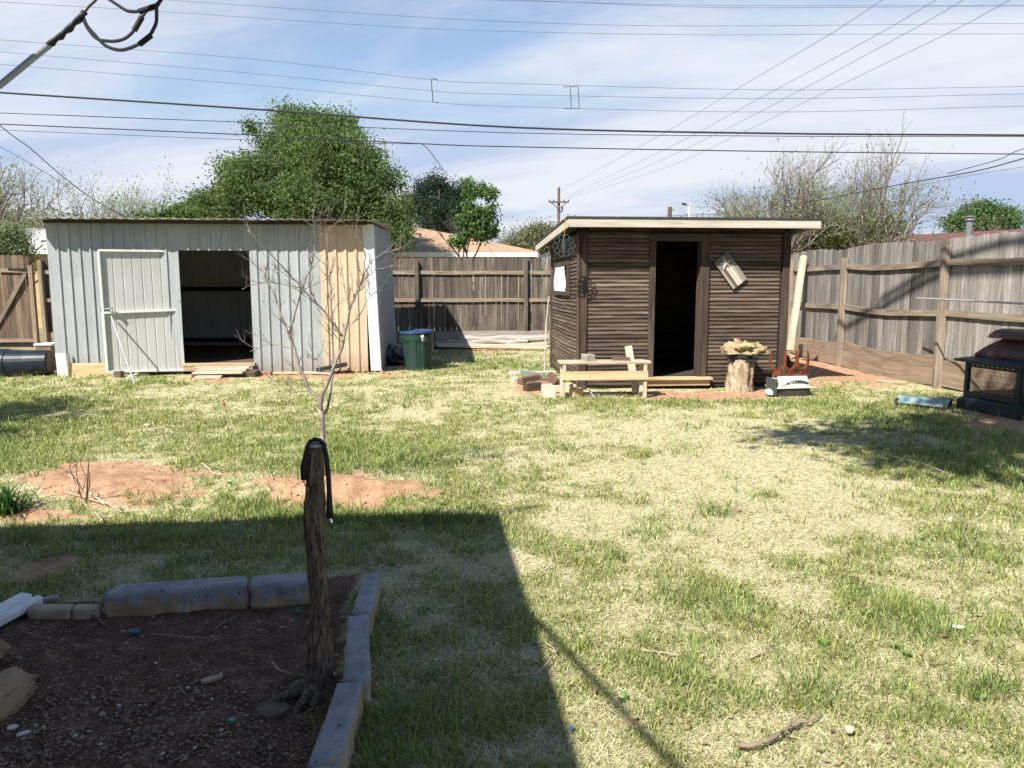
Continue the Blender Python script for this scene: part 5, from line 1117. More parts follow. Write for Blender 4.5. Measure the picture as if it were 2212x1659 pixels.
mb = MB(TR_); mb.add([(0, .02, .055), (L_, .02, .055), (L_, .16, .13), (0, .16, .13), (0, .02, .045), (L_, .02, .045), (L_, .16, .12), (0, .16, .12)], [(0, 1, 2, 3), (7, 6, 5, 4), (0, 4, 5, 1), (1, 5, 6, 2), (2, 6, 7, 3), (3, 7, 4, 0)]); mb.build('sloping_plate', m_turq, t)
mb = MB(TR_); mb.box((L_ / 2, .20, .08), (L_, .08, .09), None, 1); mb.box((L_ - .02, .08, .05), (.03, .14, .09), None, 1); mb.box((.02, .08, .05), (.03, .14, .09), None, 1); mb.build('frame', m_dgrey, t)
for x in (.05, L_ * .6, L_ - .06): mb = MB(TR_); mb.box((x, .05, .02), (.04, .04, .05), None, 1); mb.build('foot', m_dgrey, t)
# ================================================================== FOREGROUND BED
def block(name, P4, h, lab, seed, group='painted edging stones of the bed', z1=.12, mat_=m_block, cat='edging stone', amp=.009, crack=None, zo=0.0):
    """P4: four px corners of the top face, ordered start-left, start-right, end-right, end-left"""
    Q = [G(u, v, z1) for u, v in P4]; L = ((Q[3] - Q[0]).length + (Q[2] - Q[1]).length) / 2; Wd = ((Q[1] - Q[0]).length + (Q[2] - Q[3]).length) / 2
    nl, nw, nh = max(8, int(L / .022)), 7, 7; b = bmesh.new(); g = {}
    for i in range(nl + 1):
        for j in range(nw + 1):
            for k in range(nh + 1):
                if i in (0, nl) or j in (0, nw) or k in (0, nh): g[i, j, k] = b.verts.new((i / nl, j / nw, k / nh))
    def fq(*ks): b.faces.new([g[k] for k in ks])
    for i in range(nl):
        for j in range(nw):
            for k in (0, nh): fq((i, j, k), (i + 1, j, k), (i + 1, j + 1, k), (i, j + 1, k))
        for k in range(nh):
            for j in (0, nw): fq((i, j, k), (i + 1, j, k), (i + 1, j, k + 1), (i, j, k + 1))
    for j in range(nw):
        for k in range(nh):
            for i in (0, nl): fq((i, j, k), (i, j + 1, k), (i, j + 1, k + 1), (i, j, k + 1))
    vs = []; gc = []; b.verts.index_update(); rr = .015
    for v in b.verts:
        s, w_, q = v.co; c = .06
        s_ = s; w2 = w_; dxl = min(s, 1 - s) * L; dyl = min(w_, 1 - w_) * Wd; dzl = (1 - q) * h
        p = (Q[0] * (1 - s_) + Q[3] * s_) * (1 - w2) + (Q[1] * (1 - s_) + Q[2] * s_) * w2
        # round edges: pull corners in
        rr = .009; near = [max(0, rr - e) for e in (dxl, dyl, dzl)]; cnt = sorted(near)[-2]
        cen = (Q[0] + Q[1] + Q[2] + Q[3]) / 4; inward = (Vector((cen.x, cen.y, 0)) - Vector((p.x, p.y, 0))).normalized()
        z = z1 - h * (1 - q); nz_ = mnoise.fractal(Vector((s * L * 14 + seed * 7, w_ * Wd * 14, q * h * 14)), .7, 2, 4)
        p = Vector((p.x, p.y, z)) + inward * cnt * .5 - Vector((0, 0, cnt * .5 * (1 if q > .5 else 0)))
        p += Vector((0, 0, amp * .5 * nz_)) if q > .99 else (inward * amp * 1.6 * nz_)
        if crack: p -= (Vector((0, 0, 1)) if q > .9 else -inward) * .012 * math.exp(-((s - crack - .012 * math.sin(w_ * 9 + q * 7)) / .008) ** 2)
        vs.append(p); gc.append((s * L + seed, w_ * Wd + seed * .3, (q - .5) * h + zo))
    mb = MB(); mb.add(vs, [tuple(x.index for x in f.verts) for f in b.faces], gc); b.free()
    return tag(mb.build(name, mat_, smooth=True), lab, cat, group)
m_palep = plain('pale_paver', (.44, .35, .26, 1), (.33, .25, .18, 1), (9, 9, 9), rough=.95, bump=.6)
block('edging_stone', ((786, 1236), (821.6, 1236), (800.6, 1323), (759, 1324)), .14, 'farthest grey topped edging stone in the row running toward the viewer', 1, zo=-.05)
block('edging_stone', ((752, 1328), (796.5, 1323), (800, 1463), (739, 1467)), .15, 'middle grey topped edging stone in the row right of the bark post', 2, z1=.125, zo=-.05)
block('edging_stone', ((728, 1472), (784, 1468), (742, 1622), (663, 1652)), .16, 'nearest long grey edging stone with cream chipped side at the bottom edge', 3, z1=.13, zo=-.07)
block('edging_stone', ((660, 1660), (735, 1640), (700, 1830), (600, 1850)), .16, 'edging stone continuing the near row just below the photo', 4, z1=.13, zo=-.07)
block('edging_stone', ((249, 1261), (222, 1284), (537, 1260), (534, 1241)), .13, 'long cracked grey edging stone of the back row with tan drips', 6, z1=.115, crack=.42)
block('edging_stone', ((546, 1243), (541, 1264), (676, 1254), (676, 1233)), .12, 'short edging stone of the back row passing behind the bark post', 7, z1=.12)
block('flat_paver', ((70, 1302), (57, 1316), (150, 1317), (162, 1303)), .05, 'left one of two thin tan pavers set beside the back row', 8, 'thin tan pavers', z1=.045, mat_=m_palep, cat='paver', amp=.003)
block('flat_paver', ((164, 1303), (152, 1317), (216, 1316), (218, 1302)), .05, 'right one of two thin tan pavers, touching the leftmost edging stone', 9, 'thin tan pavers', z1=.045, mat_=m_palep, cat='paver', amp=.003)
# white ribbed vinyl piece
a = G(-75, 1360, .05); b = G(62, 1288, .05); d = (b - a).normalized(); n = Vector((-d.y, d.x, 0)); mb = MB(); pr = [(-.10, .0), (-.10, .035), (-.085, .05), (-.06, .05), (-.05, .035), (-.03, .035), (-.02, .055), (.05, .06), (.06, .04), (.08, .035), (.095, .02), (.10, 0)]
vs = [p + n * x * .75 + Vector((0, 0, z * .8 - .03)) for p in (a, b) for x, z in pr]; m = len(pr); mb.add(vs, [(i, i + 1, m + i + 1, m + i) for i in range(m - 1)] + [(m - 1, 0, m, 2 * m - 1), tuple(range(m)), tuple(range(2 * m - 1, m - 1, -1))])
tag(mb.build('vinyl_trim', m_white, bevel=.004), 'white ribbed vinyl trim piece lying at the left edge on the pavers', 'trim')
mb = MB(); mb.beam(G(80, 1298, .02), G(125, 1289, .03), .035, .012); tag(mb.build('wood_chip', m_greyw), 'flat grey wood sliver beside the white vinyl trim', 'wood chip')
def rock(name, c, size, rz, lab, seed, mat_=m_rock, cut=.75, cat='rock'):
    b = bmesh.new(); rr = random.Random(seed)
    for _ in range(15):
        v = Vector((rr.gauss(0, 1), rr.gauss(0, 1), rr.gauss(0, 1))).normalized(); b.verts.new(Vector((max(-.8, min(.8, v.x * 1.15)), max(-.75, min(.75, v.y * 1.1)), max(-.6, min(.62, v.z)))))
    r = bmesh.ops.convex_hull(b, input=b.verts[:]); bmesh.ops.delete(b, geom=[g_ for g_ in r['geom_interior'] if isinstance(g_, bmesh.types.BMVert)], context='VERTS')
    bmesh.ops.bevel(b, geom=b.edges[:], offset=.05, segments=2, affect='EDGES'); bmesh.ops.triangulate(b, faces=b.faces[:])
    for _ in range(3): bmesh.ops.subdivide_edges(b, edges=[e for e in b.edges if e.calc_length() > .09], cuts=1, use_grid_fill=False); bmesh.ops.triangulate(b, faces=b.faces[:])
    for v in b.verts:
        p = v.co.copy(); p += p.normalized() * (.07 * mnoise.fractal(p * 2.4 + Vector((seed, 0, 0)), .7, 2, 4) + .05 * mnoise.fractal(p * 8, .8, 2, 4)); v.co = Vector((p.x * size[0] * 1.25, p.y * size[1] * 1.25, p.z * size[2] * 1.2))
    mb = MB(); mb.bm(b, Matrix.Translation(Vector(c)) @ Matrix.Rotation(R(rz), 4, 'Z'), raw=False); return tag(mb.build(name, mat_), lab, cat)
c = G(-8, 1408, .05); rock('rock', (c.x - .03, c.y, .04), (.07, .065, .065), 20, 'smaller tan rock cut by the left edge above the large rock', 11)
c = G(8, 1518, .05); rock('rock', (c.x - .03, c.y, .05), (.135, .075, .10), 66, 'large angular tan sandstone rock at the left edge of the bed', 14)
for i, (u, v, s_, r_, mt_, lab, z) in enumerate(((26, 1567, (.04, .025, .006), 20, m_white, 'white chipped shard beside the large sandstone rock', .012), (50, 1584, (.05, .018, .006), 40, m_whitep, 'narrow pale shard below the white chipped shard', .01), (290, 1364, (.05, .055, .008), 15, m_bluep, 'dark blue glazed shard on the gravel', .015), (590, 1535, (.13, .11, .02), 10, m_stickd, 'flat dark brown stone slab lying by the post root', .008), (645, 1319, (.035, .012, .01), 40, m_tealp, 'small teal plastic bit left of the bark post', .012), (501, 1558, (.025, .03, .01), 10, m_tealp, 'pale teal plastic chip near the bottom of the gravel', .012),
                                                  (457, 1467, (.09, .035, .01), 35, m_stick, 'tan bark chip lying on the gravel', .015), (1190 + 46, 1572, (.02, .02, .01), 10, m_bluep, 'tiny dark blue plastic bit in the shaded grass', .02), (2068, 1353, (.06, .03, .006), -20, m_paper, 'crumpled white paper scrap on the right lawn', .03), (1835, 1574, (.035, .05, .006), -30, m_palew, 'small pale scrap near the big curved stick', .03), (484, 872, (.04, .04, .03), 0, m_red, 'tiny bright red plastic cap on the lawn', .03),
                                                  (1590, 1101, (.09, .09, .012), 0, m_brick, 'small flat red stone in the bare patch of lawn', .012), (318, 919, (.07, .04, .01), 10, m_paper, 'small white scrap on the left lawn', .03))):
    c = G(u, v, z); mb = MB(); pts = [(s_[0] / 2 * math.cos(a) * random.uniform(.75, 1.1), s_[1] / 2 * math.sin(a) * random.uniform(.75, 1.1)) for a in np.linspace(0, 2 * math.pi, 8)[:-1]]
    M = Matrix.Rotation(R(r_), 3, 'Z') @ Matrix.Rotation(R(90 + random.uniform(-8, 8)), 3, 'X'); mb.prism(pts, s_[2], M, (c.x, c.y, z + hg(c.x, c.y)), 1.0); nm = {'white': 'shard', 'narro': 'shard', 'dark ': 'shard', 'flat ': 'flat_stone', 'small': 'litter', 'pale ': 'litter', 'tan b': 'bark_chip', 'tiny ': 'litter', 'crump': 'litter'}[lab[:5]]
    tag(mb.build(nm, mt_), lab, {'shard': 'shard', 'flat_stone': 'stone', 'litter': 'litter', 'bark_chip': 'bark chip'}[nm])
# bark post
pb = G(686, 1502); ptop = D(684, 955, pb.y - .03); Hp = ptop.z; Hp = min(Hp, 1.05)
t = thing('bark_post', (pb.x, pb.y, 0), 'upright bark covered branch post standing in the bed, black strap over its top', 'post')
vs = []; gc = []; nz, na = 150, 56
for i in range(nz + 1):
    f = i / nz; z = -.03 + (Hp + .03) * f; cx_ = pb.x + (ptop.x - pb.x) * f + .008 * math.sin(f * 6); cy_ = pb.y + (ptop.y - pb.y) * f
    base = .040 - .007 * f + .045 * math.exp(-f * 16) + .004 * math.sin(f * 11)
    for k in range(na):
        a = 2 * math.pi * k / na; ca, sa = math.cos(a), math.sin(a); rid = mnoise.fractal(Vector((ca * 3.6, sa * 3.6, z * 6.0)), .8, 2, 4); rid2 = abs(mnoise.noise(Vector((ca * 7, sa * 7, z * 11))))
        r_ = base * (1 + .22 * rid - .26 * rid2 * (1 if f < .93 else .4)) + math.exp(-f * 22) * .03 * math.sin(a * 3 + 1)
        vs.append((cx_ + r_ * ca, cy_ + r_ * sa, z)); gc.append((ca * .05, sa * .05, z))
fs = [(i * na + k, i * na + (k + 1) % na, (i + 1) * na + (k + 1) % na, (i + 1) * na + k) for i in range(nz) for k in range(na)]
mb = MB(); mb.add(vs, fs, gc); mb.build('trunk', m_postb, t, smooth=True)
mb = MB(); mb.lathe((ptop.x, ptop.y, Hp - .012), [(.0, .012), (.030, .008), (.034, .0), (0, -.01)][::-1], 24, None, 1, lambda a, z: 1 + .1 * math.sin(a * 3)); mb.build('cut_top', m_greyw, t)
for k, (a, l_) in enumerate(((200, .20), (250, .16), (320, .12), (150, .15))):
    mb = MB(); ra = R(a); pts = [Vector((pb.x, pb.y, .07)) + Vector((math.cos(ra) * l_ * s_, math.sin(ra) * l_ * s_, -.075 * s_ ** .7)) for s_ in (.1, .35, .6, .85, 1.0)]; mb.tube(pts, [.026, .022, .016, .011, .005], 10, 1, wob=.6); mb.build('root', m_postb, t, smooth=True)
# strap over the post
sp_y = pb.y - .035
L1 = [(656, 1036), (656, 1010), (660, 985), (663, 965), (670, 953), (680, 948), (692, 951), (700, 962), (705, 985), (709, 1020), (711, 1060), (712, 1095), (713, 1118)]
pts = [D(u, v, ptop.y - (.005 if 668 < u < 698 else .03)) for u, v in L1]; rad = [.0095, .0125, .0085, .0065, .0065, .0065, .0065, .0075, .0085, .0085, .0085, .011, .0135]
mb = MB(); mb.tube(pts, rad, 10, 1); ts = thing('black_strap', pts[5], 'black padded strap draped over the top of the bark post', 'strap'); mb.build('strap', m_black, ts, smooth=True)
mb = MB(); r0 = pts[0]; mb.tube([r0, r0 + Vector((.003, 0, -.02)), r0 + Vector((.014, 0, -.038))], .002, 5); mb.tube([pts[-1], pts[-1] + Vector((.006, 0, -.018))], .004, 5, 4); mb.build('clip', m_pipe, ts)
# sticks
def stick(pl, r_, lab, mat_=m_stick, z=.02, n=6, nm='stick', side=None):
    pts = []
    for i, (u, v) in enumerate(pl):
        p = G(u, v, z); p.z = hg(p.x, p.y) + z; pts.append(p)
    q = []
    for i in range(len(pts) - 1):
        for k in range(4):
            s_ = k / 4; p = pts[i].lerp(pts[i + 1], s_); q.append(p + Vector((random.uniform(-1, 1), random.uniform(-1, 1), 0)) * r_ * .5)
    q.append(pts[-1]); m = len(q); mb = MB(); mb.tube(q, [r_ * (1 - .55 * i / m) * random.uniform(.88, 1.12) for i in range(m)], n, 1)
    if side:
        for (i, du, dv) in side: p = q[i]; e = G(du, dv, z + .03); mb.tube([p, p.lerp(e, .5) + Vector((0, 0, .01)), e], [r_ * .6, r_ * .5, r_ * .3], 5, 1)
    return tag(mb.build(nm, mat_, smooth=True), lab, 'stick', 'fallen sticks and twigs')
stick([(1585, 1604), (1623, 1608), (1655, 1597), (1687, 1580), (1707, 1564), (1740, 1556), (1775, 1546)], .0085, 'thickest curved fallen stick, brown, on the lawn at the bottom right', plain('brown_stick', (.30, .22, .16, 1), (.20, .15, .11, 1), (5, 40, 40), rough=.9), .035, side=((16, 1752, 1532), (12, 1705, 1584)))
stick([(1110, 1458), (1163, 1451), (1183, 1430), (1201, 1406), (1192, 1394), (1178, 1386)], .006, 'pale crooked stick lying across the edge of the house shadow', z=.03)
stick([(1385, 1400), (1425, 1405), (1471, 1412)], .006, 'thin greyish stick in the dry grass right of the shadow edge')
stick([(1621, 1420), (1661, 1405)], .006, 'short straight pale stick in the middle of the right lawn')
stick([(1481, 1500), (1485, 1476), (1499, 1456)], .006, 'short pale stick pointing away, right of the shadow edge')
stick([(771, 1224), (820, 1229), (870, 1225)], .006, 'pale twig lying level behind the farthest edging stone of the near row')
stick([(910, 1475), (950, 1435)], .0045, 'slanting thin stick in the shade right of the edging stones', m_stickd)
stick([(966, 1483), (975, 1450)], .004, 'short thin stick in the shade, right of the slanting one', m_stick)
stick([(1010, 1230 + 190), (1030, 1405)], .004, 'small pale twig in the shaded grass, middle')
stick([(888, 1260), (912, 1249)], .004, 'tiny curved twig in the shade above the thatch', m_stick)
stick([(436, 1244), (452, 1222), (471, 1209)], .005, 'pale stick pointing up behind the back edging stones', m_stick)
stick([(178, 1316), (205, 1333), (228, 1354)], .010, 'short thick dark stick lying beside the pavers', m_stickd, .015)
stick([(327, 1372), (390, 1374), (440, 1379), (477, 1372)], .0035, 'long thin pale twig lying over the soil bed', m_stick, .015)
stick([(462, 1361), (490, 1345), (515, 1332)], .003, 'faint twig on the soil left of the bark post', m_stick, .015)
stick([(589, 1429), (600, 1446), (639, 1462)], .005, 'curved pale stick on the soil left of the post base', m_stick, .02)
stick([(385, 1485), (408, 1508)], .003, 'small thin twig in the middle of the gravel', m_stick, .015)
stick([(330, 930), (355, 926), (373, 934), (370, 944), (345, 951)], .007, 'hook shaped white stick on the left lawn', m_palew)
stick([(436, 1002), (450, 1012), (462, 1032), (480, 1035)], .007, 'bent pale stick at the edge of the left dirt mound', m_palew)
stick([(440, 1001), (485, 1018)], .004, 'straight thin stick touching the bent pale stick', m_palew)
stick([(64, 1164), (52, 1180), (60, 1188), (90, 1189)], .005, 'hooked pale stick in the shade at the far left', m_stick)
stick([(1800 + 1327 * 0, 1420), (1786, 1412)], .006, 'short grey stick right of the middle of the lawn', m_stickd)
stick([(2025, 1372), (2065, 1374)], .007, 'dark short stick next to the white paper scrap', m_stickd)
stick([(2010, 1350 + 22), (1985, 1340)], .004, 'slim tan straw stick left of the dark short stick', m_stick)
stick([(1925, 990), (1990, 1005), (2060, 1030)], .006, 'long thin pale stick in the dappled shade on the right', m_stick, .05)
stick([(2100, 1190), (2080, 1150), (2090, 1120)], .004, 'thin pale stalk lying in the right lawn', m_stick, .06)
stick([(700, 1190), (735, 1178)], .004, 'short pale twig in the shaded grass behind the post', m_stick)
# dead plant on the left mound
c = G(186, 1090); zc = hg(c.x, c.y); t = thing('dead_plant', (c.x, c.y, zc), 'dead leafless plant with a few upright brown stalks on the left mound', 'plant')
mb = MB()
for pl, r_ in ((((186, 1092), (189, 1040), (191, 1005), (190, 977)), .007), (((186, 1085), (193, 1050), (194, 1020)), .005), (((180, 1060), (160, 1030), (142, 1015)), .005), (((178, 1062), (186, 1030), (174, 1003), (188, 956)), .0035), (((165, 1048), (150, 1010), (157, 965)), .003), (((172, 1060), (165, 1020), (167, 985)), .003), (((176, 1075), (172, 1060)), .005)):
    p0 = D(*pl[0], c.y); mb.tube([D(u, v, c.y + random.uniform(-.03, .03) * (i > 0)) for i, (u, v) in enumerate(pl)], [r_ * (1 - .2 * i) for i in range(len(pl))], 6)
mb.build('stalks', m_stickd, t)
mb = MB()
for pl in (((150, 1035), (190, 1065), (233, 1084)), ((140, 1064), (175, 1070), (215, 1080)), ((185, 1060), (225, 1083)), ((165, 1055), (150, 1072), (143, 1084)), ((230, 1082), (262, 1100), (290, 1098)), ((250, 1085), (262, 1100)), ((205, 1100), (222, 1118))):
    q = [];
    for u, v in pl: p = G(u, v, .05); q.append(Vector((p.x, p.y, hg(p.x, p.y) + .03)))
    mb.tube(q, .004, 5)
mb.build('fallen_stems', m_palew, t)
# strap leaf plant at far left
rs = np.random.RandomState(91); c = G(8, 1108); n = 150; az = rs.uniform(0, 6.28, n); t = thing('strap_leaf_plant', (c.x, c.y, 0), 'dark green clump of arching strap leaves at the left edge', 'plant')
segs = 6; V = []; Q = []; C = []
for i in range(n):
    l = rs.uniform(.14, .30); w_ = rs.uniform(.005, .009); dr_ = rs.uniform(.5, 1.5); dx_, dy_ = math.cos(az[i]), math.sin(az[i]); x0_, y0_ = c.x + rs.normal(0, .05), c.y + rs.normal(0, .05); col = np.array((.03, .075, .018)) * rs.uniform(.7, 2.2)
    th_ = rs.uniform(.05, .5); px_, pz_ = 0, 0; b0 = len(V)
    for k in range(segs + 1):
        ww = w_ * (1 - (k / segs) ** 2 * .9); V.append((x0_ + dx_ * px_ - dy_ * ww, y0_ + dy_ * px_ + dx_ * ww, pz_)); V.append((x0_ + dx_ * px_ + dy_ * ww, y0_ + dy_ * px_ - dx_ * ww, pz_)); C += [col, col]
        px_ += math.sin(th_) * l / segs; pz_ += math.cos(th_) * l / segs; th_ += dr_ / segs * 1.6
    for k in range(segs): Q.append((b0 + 2 * k, b0 + 2 * k + 1, b0 + 2 * k + 3, b0 + 2 * k + 2))
fastmesh('foliage', np.array(V), np.array(Q), None, np.clip(np.array(C), 0, 1), m_leaf, t)

# ================================================================== YOUNG BARE TREE
YT = G(699, 1062).y; tb = D(699, 1066, YT); tb.z = hg(tb.x, YT) - .02
t = thing('young_tree', (tb.x, YT, 0), 'leafless young fruit tree with fine forked branches before the metal shed', 'tree')
def zc2(l): return [(516.1 + .3 * a, 442.4 + .3 * b) for a, b in l]
rng = random.Random(77); TS = MB(); TW = MB()
yo = {}
def limb(pl, r0, r1, dy0, dy1, twigs=8, lmin=.06, lmax=.24, start=.15):
    m = len(pl); pts = [D(u, v, YT + dy0 + (dy1 - dy0) * i / (m - 1)) for i, (u, v) in enumerate(pl)]; q = []
    for i in range(m - 1):
        for k in range(4): q.append(pts[i].lerp(pts[i + 1], k / 4) + Vector((rng.uniform(-1, 1), rng.uniform(-1, 1), rng.uniform(-1, 1))) * .004)
    q.append(pts[-1]); n_ = len(q); TS.tube(q, [r0 + (r1 - r0) * i / (n_ - 1) for i in range(n_)], 7, 1)
    for _ in range(twigs):
        i = rng.randint(int(n_ * start), n_ - 2); d = (q[i + 1] - q[i]).normalized(); ax = Vector((rng.uniform(-1, 1), rng.uniform(-1, 1), rng.uniform(-.2, .8))).normalized(); tw(q[i], (d * .8 + ax).normalized(), rng.uniform(lmin, lmax), .0028, 1)
def tw(p, d, l, r_, lv):
    q = [p]; n_ = 6
    for k in range(n_): d = (d + Vector((rng.uniform(-.16, .16), rng.uniform(-.16, .16), rng.uniform(-.08, .2)))).normalized(); q.append(q[-1] + d * l / n_)
    TW.tube(q, [r_ * (1 - .75 * k / n_) for k in range(n_ + 1)], 5, 1, cap=False)
    for k in range(1, n_ + 1):                      # buds / spurs
        if rng.random() < .7:
            e = (d + Vector((rng.uniform(-1, 1), rng.uniform(-1, 1), rng.uniform(-1, 1)))).normalized() * rng.uniform(.008, .02); TW.tube([q[k], q[k] + e], [r_ * .5, r_ * .3], 4, 1, cap=False)
    if lv > 0:
        for _ in range(rng.randint(1, 3)):
            k = rng.randint(1, n_ - 1); ax = Vector((rng.uniform(-1, 1), rng.uniform(-1, 1), rng.uniform(-.2, .8))).normalized(); tw(q[k], (d + ax * .9).normalized(), l * rng.uniform(.35, .7), r_ * .65, lv - 1)
fk = (691.6, 862)
q = [tb, D(698, 990, YT), D(697, 940, YT), D(697, 905, YT), D(692, 884, YT)]; TS.tube(q, [.024, .020, .018, .017, .018], 10, 1)
limb([(693, 889)] + zc2([(585, 1400), (500, 1320), (430, 1150), (400, 1040), (355, 930)]), .014, .009, 0, .08, 4, start=.5)
limb(zc2([(355, 930), (310, 800), (250, 640), (190, 520), (150, 420)]), .008, .003, .08, .2, 9)
limb(zc2([(355, 930), (400, 800), (440, 650), (480, 540), (530, 400), (555, 250), (540, 130), (535, 30)]), .008, .003, .08, -.1, 16)
limb([(693, 889)] + zc2([(600, 1380), (640, 1280), (690, 1150), (740, 1030), (770, 900), (800, 750)]), .014, .008, 0, -.06, 6, start=.4)
limb(zc2([(800, 750), (830, 660), (880, 560), (940, 420), (1040, 345), (1200, 310)]), .007, .002, -.06, .05, 12)
limb(zc2([(800, 750), (860, 620), (900, 480), (910, 350), (840, 200), (815, 140)]), .005, .002, -.06, -.2, 8)
limb([(695, 905)] + zc2([(640, 1470), (665, 1300), (680, 1180), (680, 1000), (670, 800), (665, 600), (640, 400), (630, 200)]), .010, .002, .02, .1, 16, start=.25)
limb(zc2([(745, 945), (680, 850), (600, 750), (450, 600), (310, 440), (170, 300), (60, 180)]), .008, .002, -.05, -.3, 14)
limb(zc2([(450, 600), (330, 570), (200, 555), (90, 575), (20, 610)]), .004, .0015, -.2, -.35, 6)
limb(zc2([(400, 1040), (280, 1010), (180, 1010), (80, 1055)]), .004, .002, .08, .2, 3)
limb(zc2([(470, 1260), (300, 1275), (220, 1250), (180, 1200)]), .003, .0015, .05, -.1, 1)
limb(zc2([(530, 1340), (430, 1345), (370, 1360), (335, 1320)]), .003, .0015, .05, -.15, 1)
limb(zc2([(640, 1420), (600, 1250), (560, 1120), (480, 960)]), .003, .0015, .02, .2, 4)
limb(zc2([(800, 760), (760, 600), (740, 430)]), .004, .0015, -.06, .2, 6)
limb(zc2([(880, 560), (980, 470), (1120, 440), (1290, 440)]), .0035, .0012, -.05, -.2, 8)
limb(zc2([(555, 250), (640, 180), (740, 110)]), .003, .0012, -.05, -.2, 7)
limb(zc2([(790, 880), (860, 820), (920, 700), (960, 640)]), .004, .0015, -.06, .1, 4)
TS.build('trunk', m_twig, t, smooth=True); TW.build('twigs', m_twigd, t)

# ================================================================== HOUSES BEYOND
def quadroof(mb, P, fs): mb.add(P, fs, [(p[0], (p[1] * .8 + p[2] * 1.2), 0) for p in P])
hA = thing('neighbour_house', (-4, 33, 0), 'low house with a tan shingled hip roof and white eave behind the back fence', 'house', 'houses beyond the fences')
ez = 2.62; mb = MB(); R0 = [(-11, 28, ez), (.95, 28, ez), (.95, 38, ez), (-11, 38, ez), (-9, 33, 3.86), (-4.15, 33, 3.86)]
quadroof(mb, R0, [(0, 1, 5, 4), (1, 2, 5), (2, 3, 4, 5), (3, 0, 4)]); oA = mb.build('roof', m_roofA, hA, solid=.05, recalc=False)
mb = MB(); mb.box((-5.02, 28, ez - .09), (11.9, .05, .17), None, 1); mb.box((.93, 33, ez - .09), (.05, 9.9, .17), None, 1); mb.build('eave_board', m_whitep, hA)
mb = MB(); mb.box((-5, 33, 1.25), (11, 9, 2.5), None, 1); mb.build('wall', m_stuccoA, hA)
mb = MB(); p = D(908, 512, 30.5); mb.tube([(p.x, 30.5, 3.1), (p.x, 30.5, D(908, 505, 30.5).z)], .06, 10); mb.lathe((p.x, 30.5, 3.16), [(.16, 0), (.16, .03), (.07, .06)], 12, None, 2.2); mb.build('vent_pipe', m_pipe, oA)
hB = thing('neighbour_house', (-19, 29, 0), 'pale roofed yellowish house with a dish at the far left beyond the gate', 'house', 'houses beyond the fences')
mb = MB(); quadroof(mb, [(-26, 25.8, 2.62), (-14.5, 25.8, 2.62), (-14.5, 34, 2.62), (-26, 34, 2.62), (-26, 30, 3.56), (-15.6, 30, 3.56)], [(0, 1, 5, 4), (2, 3, 4, 5), (1, 2, 5)]); oB = mb.build('roof', m_roofC, hB, solid=.05, recalc=False)
mb = MB(); mb.box((-20.2, 25.8, 2.54), (11.4, .05, .15), None, 1); mb.build('eave_board', m_whitep, hB)
mb = MB(); mb.box((-20.3, 30, 1.25), (11, 7.6, 2.5), None, 1); mb.build('wall', plain('yellow_stucco', (.50, .37, .17, 1), rough=.9), hB)
mb = MB(); p = D(67, 516, 27); M = Matrix.Rotation(R(60), 3, 'X') @ Matrix.Rotation(R(20), 3, 'Y'); mb.lathe((p.x, 27, p.z), [(.02, -.03), (.18, .0), (.30, .06), (.36, .12), (.35, .12), (.29, .07), (.17, .015), (0, -.01)], 20, M); mb.tube([(p.x, 27, p.z - .05), (p.x, 27.1, 2.95)], .025, 6); mb.build('satellite_dish', m_pipe, oB)
hC = thing('neighbour_house', (19, 30, 0), 'long low red-brown roofed house with metal chimney pipe over the right fence', 'house', 'houses beyond the fences')
A_ = Vector((16.6, 34, 3.52)); B_ = Vector((25.5, 20.3, 3.52)); dd = (B_ - A_).normalized(); nn_ = Vector((dd.y, -dd.x, 0)); nn_ = nn_ if nn_.x < 0 else -nn_
E0 = A_ - dd * 4.2 + nn_ * 4.6; E1 = B_ + nn_ * 4.6; E2 = B_ - nn_ * 4.6; E3 = A_ - dd * 4.2 - nn_ * 4.6
for e in (E0, E1, E2, E3): e.z = 2.45
mb = MB(); quadroof(mb, [E0, E1, E2, E3, A_, B_], [(0, 1, 5, 4), (2, 3, 4, 5), (3, 0, 4)]); oC = mb.build('roof', m_roofB, hC, solid=.06, recalc=False)
cc2 = (A_ + B_) / 2; mb = MB(); mb.box((cc2.x, cc2.y, 1.2), ((B_ - A_).length + 6, 7.6, 2.4), Matrix.Rotation(math.atan2(dd.y, dd.x), 3, 'Z'), 1); mb.build('wall', m_stuccoA, hC)
p = D(2093, 500, 28.2); mb = MB(); zt2 = D(2093, 474, 28.2).z; mb.tube([(p.x, 28.2, 2.9), (p.x, 28.2, zt2)], .115, 14); mb.lathe((p.x, 28.2, zt2 - .05), [(.16, 0), (.17, .03), (.16, .06), (.12, .10), (.19, .12), (.19, .16), (.02, .19)], 16); mb.build('chimney_pipe', m_flue, oC)
